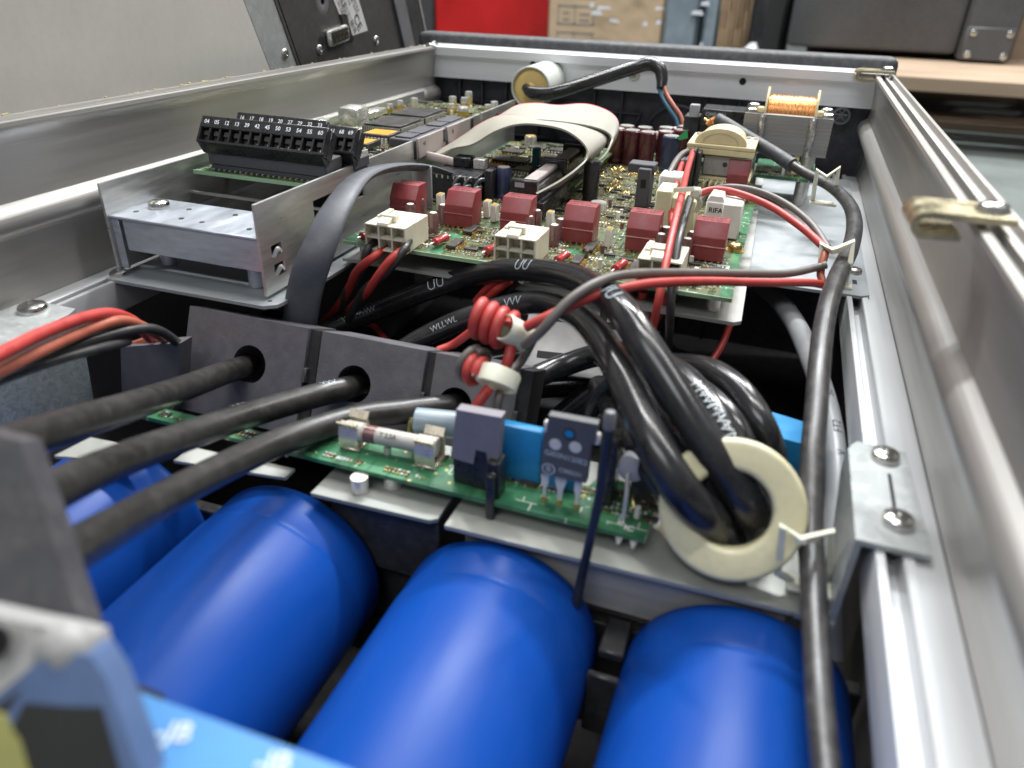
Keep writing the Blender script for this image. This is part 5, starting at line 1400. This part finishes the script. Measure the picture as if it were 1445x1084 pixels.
clip('milky nylon clip against the cream ring, lowest along the grey cable', [(2.38,15.65,-13.38),(1.96,15.28,-12.95),(1.78,15.17,-11.40),(2.20,15.05,-11.63),(2.37,15.13,-11.60),(2.97,15.85,-11.75),(3.17,16.07,-12.72),(3.38,16.34,-14.01)], r=.085, back=(0, .22, -.05))
g = G(); g.lathe([(.18, 0), (.2, .5), (.05, .62)], (2.83,16.92,-15.18), (0, 0, -1), 14); tag(link('clip_plug', g, 'nylon'), 'pale plug end of the clip poking below the shelf plate', 'plug')

# ================================================================== RED AND GREY WIRES
WG = 'thin red and dark wires'
def wire(lab, pts, r, m_): return cable('wire', lab, pts, r, m_, 'wire', WG, n=10)
wire('red wire running level from the lower nylon clip to the upper red coil', [(2.59,28.81,-10.06),(1.96,28.13,-9.83),(0.45,26.09,-9.33),(-1.36,24.08,-8.84),(-2.71,21.88,-8.31),(-3.57,20.39,-8.08),(-4.41,19.34,-8.15),(-5.27,18.68,-8.57),(-5.93,18.57,-8.99)], .155, 'red_wire')
wire('grey brown wire running level above the red one to the upper coil', [(2.53,29.18,-9.40),(2.15,28.98,-9.51),(1.13,27.51,-9.38),(-0.32,25.99,-9.07),(-2.25,23.31,-8.41),(-3.48,21.04,-7.85),(-4.14,19.69,-7.72),(-4.77,18.77,-8.08),(-5.34,18.25,-8.84),(-5.92,18.49,-9.55)], .15, 'grey_wire')
wire('short brownish wire turning down through the lower nylon clip', [(2.59,28.81,-10.06),(2.40,29.18,-9.74),(2.44,29.75,-9.21),(2.51,30.32,-9.09)], .15, 'brown_wire')
wire('red wire bowing from the nylon tie to the lower nylon clip', [(-3.00,33.90,-8.47),(-2.44,34.20,-8.29),(-1.50,33.95,-8.22),(0.07,33.15,-8.43),(1.45,31.62,-8.75),(2.52,30.28,-9.16)], .16, 'red_wire')
wire('grey wire bowing above the red one to the lower nylon clip', [(-2.94,34.81,-9.01),(-2.65,35.15,-8.60),(-1.74,35.04,-8.28),(-0.49,34.86,-8.29),(0.78,33.96,-8.49),(1.86,32.34,-8.78),(2.55,30.54,-9.15)], .15, 'grey_wire')
wire('red wire hanging steeply in front of the white connector', [(-3.99,38.89,-7.65),(-3.75,35.26,-7.77),(-3.23,29.56,-7.49),(-3.01,26.34,-7.96),(-2.86,24.03,-8.88),(-2.87,23.35,-10.03),(-3.09,24.01,-11.86)], .145, 'red_wire')
wire('second red wire just left of the steep one', [(-4.48,39.72,-7.99),(-4.21,36.00,-8.31),(-3.83,32.13,-8.94),(-3.43,30.76,-9.44)], .15, 'red_wire')
wire('black wire hanging beside the steep red wire', [(-2.99,30.63,-7.86),(-2.85,27.36,-8.37),(-2.72,25.65,-9.29),(-2.56,24.98,-10.51),(-2.51,25.77,-12.28)], .16, 'black_wire')
wire('grey wire curving over to the top of the milky connector', [(-4.55,34.27,-9.00),(-4.64,35.11,-8.55),(-4.64,36.60,-8.08),(-4.50,38.63,-7.79),(-4.05,40.01,-7.76)], .15, 'grey_wire')
for i, (m_, pts) in enumerate((('red_wire', [(-14.34,25.76,-10.01),(-14.39,24.85,-10.09),(-15.20,24.76,-10.81),(-15.91,25.06,-11.93),(-16.85,25.28,-13.08),(-17.73,25.69,-13.91)]), ('black_wire', [(-14.82,25.97,-9.78),(-14.85,25.11,-10.00),(-15.20,25.13,-10.99),(-15.97,25.04,-11.93),(-16.61,25.36,-13.07),(-17.54,25.65,-14.10)]),
                 ('red_wire', [(-13.25,25.53,-9.79),(-13.42,24.69,-9.90),(-13.96,24.45,-10.60),(-14.74,24.69,-11.60),(-15.79,25.32,-12.59),(-16.64,25.68,-13.54)]), ('black_wire', [(-13.25,25.68,-9.54),(-13.13,24.88,-9.74),(-13.82,24.72,-10.64),(-14.84,24.71,-11.50),(-15.51,24.85,-12.52),(-16.26,25.14,-13.65)]),
                 ('red_wire', [(-8.80,25.36,-10.39),(-9.40,25.43,-10.96),(-10.16,25.85,-11.85),(-10.75,26.39,-12.64)]), ('black_wire', [(-8.41,25.49,-10.38),(-9.16,26.01,-11.13),(-9.82,27.03,-12.10)]),
                 ('red_wire', [(-9.22,25.55,-10.44),(-9.82,25.75,-10.99),(-10.54,26.18,-11.89)]),
                 ('red_wire', [(-3.81,26.42,-10.43),(-3.91,26.67,-10.98),(-4.26,27.24,-11.86)]), ('red_wire', [(-2.85,26.33,-10.10),(-3.03,26.42,-10.88),(-3.27,26.96,-11.88),(-3.58,27.92,-13.14)]), ('black_wire', [(-2.73,26.74,-10.09),(-2.70,26.89,-11.30),(-2.88,27.29,-12.57),(-2.41,28.51,-13.84)]),
                 ('black_wire', [(-3.97,26.89,-10.57),(-4.15,27.12,-11.10),(-4.41,27.74,-11.94)]))):
    labs = ['red wire leaving the leftmost white connector, first strand', 'black wire twisted with the first red strand of the leftmost connector', 'red wire leaving the right side of the leftmost white connector',
            'dark wire crossing the right red strand of the leftmost connector', 'red wire below the middle white connector', 'dark wire below the middle white connector', 'shorter red wire below the middle white connector',
            'short red wire below the left edge of the rightmost connector', 'red wire dropping from the rightmost connector', 'dark wire looping below the rightmost connector', 'short dark wire below the left edge of the rightmost connector']
    wire(labs[i], pts, .17, m_)
wire('red wire slipping down into the dark beside the carrier plate', [(-0.56,30.78,-13.11),(-0.71,29.30,-13.48),(-1.04,27.84,-13.71),(-1.56,26.43,-13.76)], .16, 'red_wire')
wire('red wire sagging behind the upper nylon sleeve', [(-10.34,21.97,-12.18),(-9.85,22.26,-11.96),(-9.15,22.27,-11.32),(-8.48,22.26,-10.70)], .16, 'red_wire')
wire('short red wire glimpsed behind the highest arching cable', [(-16.27,27.18,-14.28),(-15.61,26.77,-14.34),(-14.90,26.29,-14.53)], .15, 'red_wire')
# wires at the far left
wire('bright red wire sweeping over the left bracket', [(-17.02,10.35,-8.55),(-17.39,11.34,-8.71),(-18.27,13.23,-9.11),(-18.92,15.17,-9.55),(-19.34,16.54,-10.06),(-19.80,17.68,-10.92),(-20.32,18.65,-12.07)], .19, 'red_wire')
wire('brown wire sweeping beside the bright red wire', [(-17.24,10.34,-9.07),(-17.60,11.33,-9.23),(-18.28,13.31,-9.58),(-18.91,15.28,-9.97),(-19.08,16.51,-10.25),(-19.17,17.36,-10.81),(-19.75,18.82,-12.10)], .18, 'brown_wire')
wire('dark wire sweeping below the brown wire', [(-17.83,10.72,-9.30),(-18.15,11.68,-9.54),(-18.59,13.24,-9.93),(-19.01,15.26,-10.37),(-18.98,16.89,-10.70),(-18.94,17.84,-11.16),(-19.14,18.91,-12.31)], .17, 'black_wire')
wire('second dark wire at the bottom of the bundle over the left bracket', [(-17.60,10.51,-9.38),(-18.34,12.15,-9.88),(-18.63,13.66,-10.22),(-18.75,15.21,-10.59),(-19.13,16.63,-11.05)], .16, 'black_wire')

# coiled red wires with nylon sleeves
def coil(lab, c, d, ax, turns, r, wr, m_, tail=None, head=None):
    c = Vector((-1.03,0.83,-0.05)) * 0 + Vector(c); ax = Vector(ax).normalized()
    q = ax.to_track_quat('Z', 'Y'); pts = []
    n = int(turns * 12)
    for k in range(n + 1):
        a = math.tau * k / 12 + 1.2
        pts.append(c + q @ Vector((r * math.cos(a), r * math.sin(a), d * (k / n - .5))))
    if tail: pts += [Vector(p) for p in tail]
    if head: pts = [Vector(p) for p in head] + pts
    return cable('wire_coil', lab, [tuple(p) for p in pts], wr, m_, 'wire coil', 'wire coils by the nylon sleeves', n=10, sub=3)
coil('coil of three tight red turns above the sensor blocks', (-7.07,18.98,-9.28), 1.1, (1, -.05, -.25), 3.2, .50, .17, 'red_wire')
coil('small red turn at the lower nylon sleeve', (-7.24,18.00,-10.42), .35, (1, -.25, -.1), 1.3, .36, .15, 'red_wire')
coil('grey turn around the small red one', (-7.46,18.31,-10.40), .2, (.9, -.45, -.2), 1.1, .52, .13, 'grey_wire')
wire('red wire joining the two coils', [(-6.36,18.62,-9.69),(-6.34,18.34,-9.96),(-6.43,18.24,-10.28),(-6.66,18.15,-10.52)], .17, 'red_wire')
wire('red wire dropping into the tall grey plug', [(-6.76,17.82,-10.81),(-6.87,17.54,-11.02),(-7.04,17.40,-11.37),(-7.13,17.30,-11.68)], .17, 'red_wire')
wire('grey wire dropping into the tall grey plug', [(-6.54,18.22,-11.07),(-6.52,18.00,-11.26),(-6.55,17.89,-11.63)], .14, 'grey_wire')
wire('grey wire between the two nylon sleeves', [(-5.98,19.51,-9.83),(-6.26,19.26,-10.50),(-6.51,18.67,-10.75)], .14, 'grey_wire')
def sleeve(lab, a, b, r):
    a, b = Vector(a), Vector(b); L = (b - a).length
    g = G(); g.lathe([(r * .84, 0), (r * .93, -.04), (r, .03), (r, L - .03), (r * .95, L), (r * .84, L), (r * .84, 0)], a, b - a, 28)
    root = thing('nylon_sleeve', lab, 'sleeve', tuple(a), 'nylon sleeves on the red wires'); link('ring', g, 'nylon', root)
sleeve('beige nylon sleeve ring on the upper coil', (-6.57,18.54,-9.09), (-6.08,19.11,-9.63), .42)
sleeve('beige nylon sleeve ring on the lower coil', (-6.50,18.13,-10.33), (-6.54,17.78,-10.69), .64)
g = G(); q_ = Vector((-3.09,28.97,-7.14))
g.lathe([(.36, -.06), (.42, -.06), (.42, .1), (.36, .1), (.36, -.06)], q_, (-.15, .2, 1), 20); g.box(q_.x + .25, q_.y - .2, q_.z - .25, q_.x + .65, q_.y + .15, q_.z + .15, .08)
g.tube([(-2.75,28.93,-7.20),(-2.46,29.17,-7.58),(-2.59,29.46,-8.03)], .1, 8, 4)
tag(link('cable_tie', g, 'nylon'), 'white nylon tie gripping the steep red and black wires', 'cable tie')

# ================================================================== BOTTOM LEFT FOREGROUND
def slab(g, pts, push, mi=0):
    n = len(pts); P_ = [Vector(p) for p in pts]; d = Vector(push)
    g.add(P_ + [p + d for p in P_], [tuple(range(n)), tuple(range(2 * n - 1, n - 1, -1))] + [(i, (i + 1) % n, n + (i + 1) % n, n + i) for i in range(n)], mi)
    return g
away = (-.28 * .5, .83 * .5, -.49 * .5)
gp = thing('cover_plate', 'dark grey plastic plate where the three dusty cables end', 'cover', (-9.26,5.49,-7.93))
g = G(); slab(g, [(-11.23,6.33,-6.39),(-10.00,6.37,-6.41),(-9.08,5.77,-7.35),(-8.09,5.09,-8.46),(-8.37,4.50,-8.88),(-9.49,4.10,-8.92)], away); link('panel', g, 'grey_cover', gp)
kn = thing('fitting', 'whitish metal fitting on a slate blue clamp in the bottom left corner', 'fitting', (-7.69,4.24,-7.88))
g = G()
slab(g, [(-9.03,4.39,-7.67),(-8.12,4.47,-7.64),(-7.67,4.52,-7.62),(-7.23,4.62,-7.70),(-7.10,4.51,-7.86),(-7.21,4.31,-8.02),(-7.47,4.21,-8.05),(-7.62,4.31,-7.79),(-7.91,4.04,-8.08),(-8.33,3.56,-8.45)], (-.12, .35, -.2))
link('cap', g, 'grime_white', kn)
g = G(); g.lathe([(.2, 0), (.22, .05), (.14, .06), (.1, .0), (0, .0)], (-8.28,4.14,-7.70), (.1, -.75, .6), 20); link('cap_hole', g, 'pocket_black', kn)
g = G(); g.tube([(-7.73,4.34,-7.68),(-7.55,4.25,-7.83),(-7.56,4.07,-8.03)], .06, 8, 4); link('cap_fold', g, 'pale_plate', kn)
g = G(); g.lathe([(.36, 0), (.38, .12), (.33, .24), (.2, .32), (0, .34)], (-7.45,4.45,-7.85), (.1, -.75, .6), 20); link('knob', g, 'grime_white', kn)
g = G()
slab(g, [(-8.23,3.52,-8.37),(-7.75,3.94,-7.94),(-7.47,4.23,-7.61),(-6.97,4.37,-7.66),(-6.65,4.25,-7.84),(-5.76,3.69,-8.69),(-7.73,2.99,-8.74)], (-.15, .45, -.25)); link('clamp_body', g, 'slate_blue', kn)
g = G(); slab(g, [(-7.93,3.63,-8.20),(-7.54,3.94,-7.89),(-6.94,4.17,-7.85),(-6.74,4.18,-7.90),(-5.99,3.58,-8.65),(-7.44,3.06,-8.69)], (-.02, .05, -.03)); link('window', g, 'pocket_black', kn)
g = G(); slab(g, [(-8.09,3.48,-8.15),(-7.67,3.60,-8.18),(-7.36,3.47,-8.34),(-6.99,3.19,-8.63),(-7.64,2.96,-8.64)], (-.02, .05, -.03)); link('stripe', g, 'olive_stripe', kn)
bs = thing('light_blue_sleeve', 'light blue printed capacitor face along the bottom edge', 'capacitor', (-6.51,5.72,-11.17))
g = G(); A = [(-7.23,5.00,-9.20), (-3.72,5.02,-9.20), (-2.74,4.32,-9.20), (-5.95,3.13,-9.20)]
slab(g, A, (0, 0, -1.5)); link('case', g, 'sleeve_light_blue', bs, smooth=False)
lettering('print', '-JB', .42, (-6.28,4.64,-9.18), (.93, .3, 0), (-.3, .93, 0), 'cable_print', bs)
lettering('print', '-JB', .42, (-4.76,4.73,-9.18), (.93, .3, 0), (-.3, .93, 0), 'cable_print', bs)
g = G(); slab(g, [(-7.82,5.01,-9.16),(-7.37,5.19,-9.52),(-7.06,4.78,-9.37),(-6.91,4.47,-9.36),(-7.31,4.67,-9.20)], (0, .3, -.4)); link('dark_corner', g, 'pocket_black', bs)

# ================================================================== BEHIND THE HOUSING
dr = thing('second_unit', 'upright metal unit with beige side and black connector panel standing behind the far rail', 'electronic unit', (-30.5, 40, -25))
def yz(y, z): return (y - .44 * (z + 5), z)
g = G(); g.prism([(-30, -25), yz(40.6, -25), yz(40.6, 16), (-30, 16)], -31.2, -30.0, 'x'); link('side_sheet', g, 'beige_panel', dr)
g = G(); g.prism([yz(40.66, -25), yz(43.4, -25), yz(43.4, 16), yz(40.66, 16)], -31.2, -30.0, 'x'); link('edge_strip', g, 'fine_galvanised' if False else 'galvanised_steel', dr)
g = G(); g.prism([yz(43.45, -25), yz(43.7, -25), yz(43.7, 16), yz(43.45, 16)], -31.0, -29.95, 'x'); g.prism([yz(43.9, -25), yz(60.2, -25), yz(60.2, 16), yz(43.9, 16)], -31.2, -30.0, 'x'); link('connector_panel', g, 'unit_black', dr)
g = G(); g.prism([yz(58.3, -25), yz(60.1, -25), yz(60.1, 16), yz(58.3, 16)], -29.98, -29.8, 'x'); link('side_lip', g, 'grey_sheath', dr)
g = G(); g.prism([yz(60.3, -25), yz(62.6, -25), yz(62.6, 16), yz(60.3, 16)], -31.2, -29.9, 'x'); g.prism([yz(62.65, -25), yz(62.9, -25), yz(62.9, 16), yz(62.65, 16)], -31.2, -29.85, 'x', mi=1); link('black_edge', g, ['black_plastic', 'relay_grey'], dr)
def pp(px, py): return None
for p in ((-30.00,42.57,-4.87), (-30.00,46.49,-4.91), (-30.00,54.25,-4.82)):
    pan_head('screw', p, .32, dr, axis=(1, 0, 0), h=.12)
c = Vector((-30.00,48.65,-4.17))
T = basis(c, (0, 1, .12), (0, -.35, .9)) @ Matrix.Diagonal((2.2, 1.25, 1, 1))
g = G(); g.box(-.62, -.42, 0, .62, .42, .35, .18, T=T, seg=2); sh = link('connector_shell', g, 'silver_can', dr)
g = G(); g.box(-.5, -.3, .351, .5, .3, .36, T=T)
for k in range(5): g.cyl(T @ Vector((-.38 + k * .19, .12, .36)), T @ Vector((-.38 + k * .19, .12, .45)), .045, 6, mi=1)
for k in range(4): g.cyl(T @ Vector((-.28 + k * .19, -.12, .36)), T @ Vector((-.28 + k * .19, -.12, .45)), .045, 6, mi=1)
link('pin_face', g, ['pocket_black', 'gold_pin'], sh)
for s_ in (-1, 1):
    g = G(); g.lathe([(.32, 0), (.32, .02), (0, .02)], T @ Vector((s_ * .86, 0, 0)), (1, 0, 0), 14); link('jack_hole', g, 'pocket_black', dr)
g = G(); g.prism([yz(50.2, -4.6), yz(51.0, -4.6), yz(51.0, -2.9), yz(50.2, -2.9)], -29.99, -29.9, 'x'); link('guide_slot', g, 'terminal_plastic', dr)
for p in ((-30.00,47.34,-2.07),):
    g = G(); g.lathe([(.75, 0), (.6, .03), (.25, .03), (.2, .0), (0, .0)], p, (1, 0, 0), 24); link('punched_dimple', g, 'grey_sheath', dr)
g = G(); g.prism([(45.2, 3.2), (50.26, -4.35), (53.02, -4.09), (49.3, 3.2)], -29.99, -29.97, 'x'); lbp = link('label', g, 'label_white', dr)
dn, sd = Vector((0, .56, -.83)), Vector((0, .83, .56))
def on_label(y, z): return Vector((-29.965, y - .67 * (z + 4.2), z))
for t, y, z in (('MADE IN DENMARK', 50.55, -2.6), ('SER. NO: 019402G452', 50.9, -2.0), ('OUT 3x0-Uin 130.6A 90 kVA', 51.95, -.6), ('DESIGNED ONLY FOR USE WITH', 52.4, -.9), ('OPTION INVERTER MODULE', 52.8, -.9)):
    lettering('print', t, .36, on_label(y, z), dn, sd, 'black_print', lbp)
g = G()
for k in range(34):
    w_ = random.choice((.05, .08, .12)); o_ = on_label(51.3, -4.0 + k * .16)
    g.box(0, -.22, 0, w_, .22, .003, T=basis(o_, dn, sd))
link('barcode', g, 'black_print', lbp)
lettering('print', 'CE', .95, on_label(52.1, -3.5), dn, sd, 'black_print', lbp)

rc = thing('red_cabinet', 'glossy red cabinet standing in the background', 'cabinet', (-95, 262, -25.38))
g = G(); g.box(-120.8, 260, -25.38, -73, 300, 45, 1.0); link('body', g, 'red_cabinet', rc)
g = G(); g.box(-75.5, 259.6, -25.38, -73.3, 259.95, 45, .2); link('edge_trim', g, 'red_cabinet', rc)
g = G(); g.box(-134.5, 262, -25.38, -121.5, 300, 45, .4); tag(link('grey_pillar', g, 'grey_cover'), 'dark grey upright strip left of the red cabinet', 'pillar')
g = G(); g.box(-140, 270, -25.38, -135.5, 300, 45, .4); tag(link('red_pillar', g, 'red_cabinet'), 'narrow dark red upright left of the grey strip', 'pillar')
cb_ = thing('cardboard_box', 'tall cardboard box printed with handling marks under clear wrap', 'box', (-53, 235, -25.38))
g = G(); g.box(-71, 232, -25.38, -37, 262, 30, .6); link('carton', g, 'cardboard', cb_)
g = G()
for zz in (-9.5, -16.5, -2.5):
    for (a, b, c, d) in ((-68, .3, -57, .7), (-68, 5, -57, 5.4), (-68, .3, -67.6, 5.4), (-57.4, .3, -57, 5.4), (-63, .3, -62.6, 5.4), (-66.5, 1.5, -64.5, 2), (-66.5, 3.2, -64.5, 3.6), (-61.5, 1.4, -58.5, 1.9), (-61.5, 3.0, -58.5, 3.4)):
        g.box(a, 231.9, zz - 4 + b, c, 231.98, zz - 4 + d)
link('handling_marks', g, 'laminate', cb_)
wr = thing('wrapped_drum', 'blue grey item shrink wrapped in shiny plastic on the pallet', 'parcel', (-28, 232, -25.38))
g = G(); g.box(-36.8, 230, -25.38, -27, 255, 30, 1.0); g.box(-26.2, 231, -25.38, -21.6, 255, 30, 1.0); link('body', g, 'blue_grey_drum', wr)
g = G(); rnd = random.Random(9)
for k in range(34):
    x = rnd.uniform(-60, -22); z = rnd.uniform(-22, 4); w_ = rnd.uniform(1, 4.5)
    if x < -40 and rnd.random() < .5: continue
    slab(g, [(x, 229.5, z), (x + w_, 229.3, z + rnd.uniform(-.3, .5)), (x + w_ * .8, 229.4, z + rnd.uniform(.5, 1.3)), (x + .4, 229.5, z + .9)], (0, .3, 0))
stuff(link('wrap_creases', g, 'plastic_wrap', wr))
wb = thing('wrapped_bundle', 'brown creased paper bundle right of the blue grey parcel', 'parcel', (-18, 230, -25.38))
g = G(); n = 26; vs = []; fs = []
for j in range(12):
    for i in range(n):
        u, v = i / (n - 1), j / 11
        vs.append((-21.3 + 8.2 * u - v * .8, 230 + 1.2 * math.sin(i * 1.9 + j * .8) * .5 + 6 * u * u, -25.38 + v * 48))
for j in range(11):
    for i in range(n - 1): fs.append((j * n + i, j * n + i + 1, (j + 1) * n + i + 1, (j + 1) * n + i))
g.add(vs, fs); g.box(-21.3, 237, -25.38, -13.5, 250, 22); link('paper', g, 'cardboard', wb)

mc = thing('machine_housing', 'dark grey steel machine housing on the wooden pallet', 'machine', (18, 185, -14))
g = G(); g.box(-2.6, 185, -12.6, 30.5, 235, 40, 1.2, seg=2); link('body', g, 'machine_grey', mc)
g = G(); g.box(30.6, 183.6, -13.3, 40.2, 235, 40, .5); link('end_panel', g, 'machine_grey', mc)
g = G(); g.box(31, 183.1, -13.2, 39.6, 183.55, -7.2, .2); link('foot_plate', g, 'machine_grey', mc)
for (x, z) in ((32.2, -8.2), (38.6, -8.2), (32.2, -12.2), (38.6, -12.2)): pan_head('bolt', (x, 183.1, z), .7, mc, axis=(0, -1, 0))
for (x, z) in ((35, 1.2), (38.0, 1.2)): pan_head('bolt', (x, 183.6, z), 1.0, mc, axis=(0, -1, 0))
g = G(); g.box(-12, 205, -25.38, -3, 240, 40, .8); g.box(-9, 190, -16, -3.4, 200, 2, 1.0); tag(link('dark_cabinet', g, 'dark_void'), 'black cabinet in shade left of the grey machine', 'cabinet')
g = G(); g.lathe([(3.0, 0), (2.6, 1.5), (1.0, 3.2), (0, 3.4)], (-9.5, 192, -16), (0, 0, 1), 16); tag(link('plastic_bag', g, 'plastic_wrap'), 'pale crumpled plastic in the shade left of the grey machine', 'bag')
pa = thing('wooden_pallet', 'wooden pallet with pale front board under the grey machine', 'pallet', (30, 160, -25.38))
for k in range(7):
    y = 150 + k * 12
    g = G(); g.box(2, y, -15.4, 110, y + 10.6, -13.75, .2); link('board', g, 'pallet_wood', pa)
g = G(); g.box(2, 149.3, -16.0, 110, 149.95, -13.7, .15); link('front_board', g, 'pallet_wood', pa)
for k in range(3):
    g = G(); g.box(4 + k * 48, 168, -19, 12 + k * 48, 236, -16.05, .2); link('bearer', g, 'pallet_wood', pa)
for k in range(2):
    g = G(); g.box(2, 174 + k * 50, -25.36, 110, 185 + k * 50, -23.7, .2); link('bottom_board', g, 'pallet_wood', pa)
for (x, y) in ((8, 190), (56, 190), (104, 190), (8, 230), (104, 230)):
    g = G(); g.box(x - 4, y - 4, -25.36, x + 4, y + 4, -19.05, .2); link('block', g, 'pallet_wood', pa)
tr_ = thing('black_reel', 'black round reel lying on the pallet at the right edge', 'reel', (38, 158, -13.7))
g = G(); g.lathe([(3.8, 0), (4.0, .3), (3.9, 2.2), (3.4, 2.4), (1.2, 2.4), (1.1, 1.0), (0, 1.0)], (43, 163, -13.7), (0, 0, 1), 30); link('drum', g, 'black_plastic', tr_)
g = G(); g.box(42, 200, -13.7, 75, 202, 40); tag(link('wood_sheet', g, 'pallet_wood'), 'tan wooden sheet standing right of the grey machine', 'sheet')

# ================================================================== centimetres to metres
bpy.context.view_layer.update()
done = set()
for o in scene.objects:
    if o.type in ('CAMERA', 'LIGHT'): continue
    o.location = o.location * S
    if o.type == 'MESH' and o.data.name not in done:
        o.data.transform(Matrix.Scale(S, 4)); done.add(o.data.name)
        o.data.update()
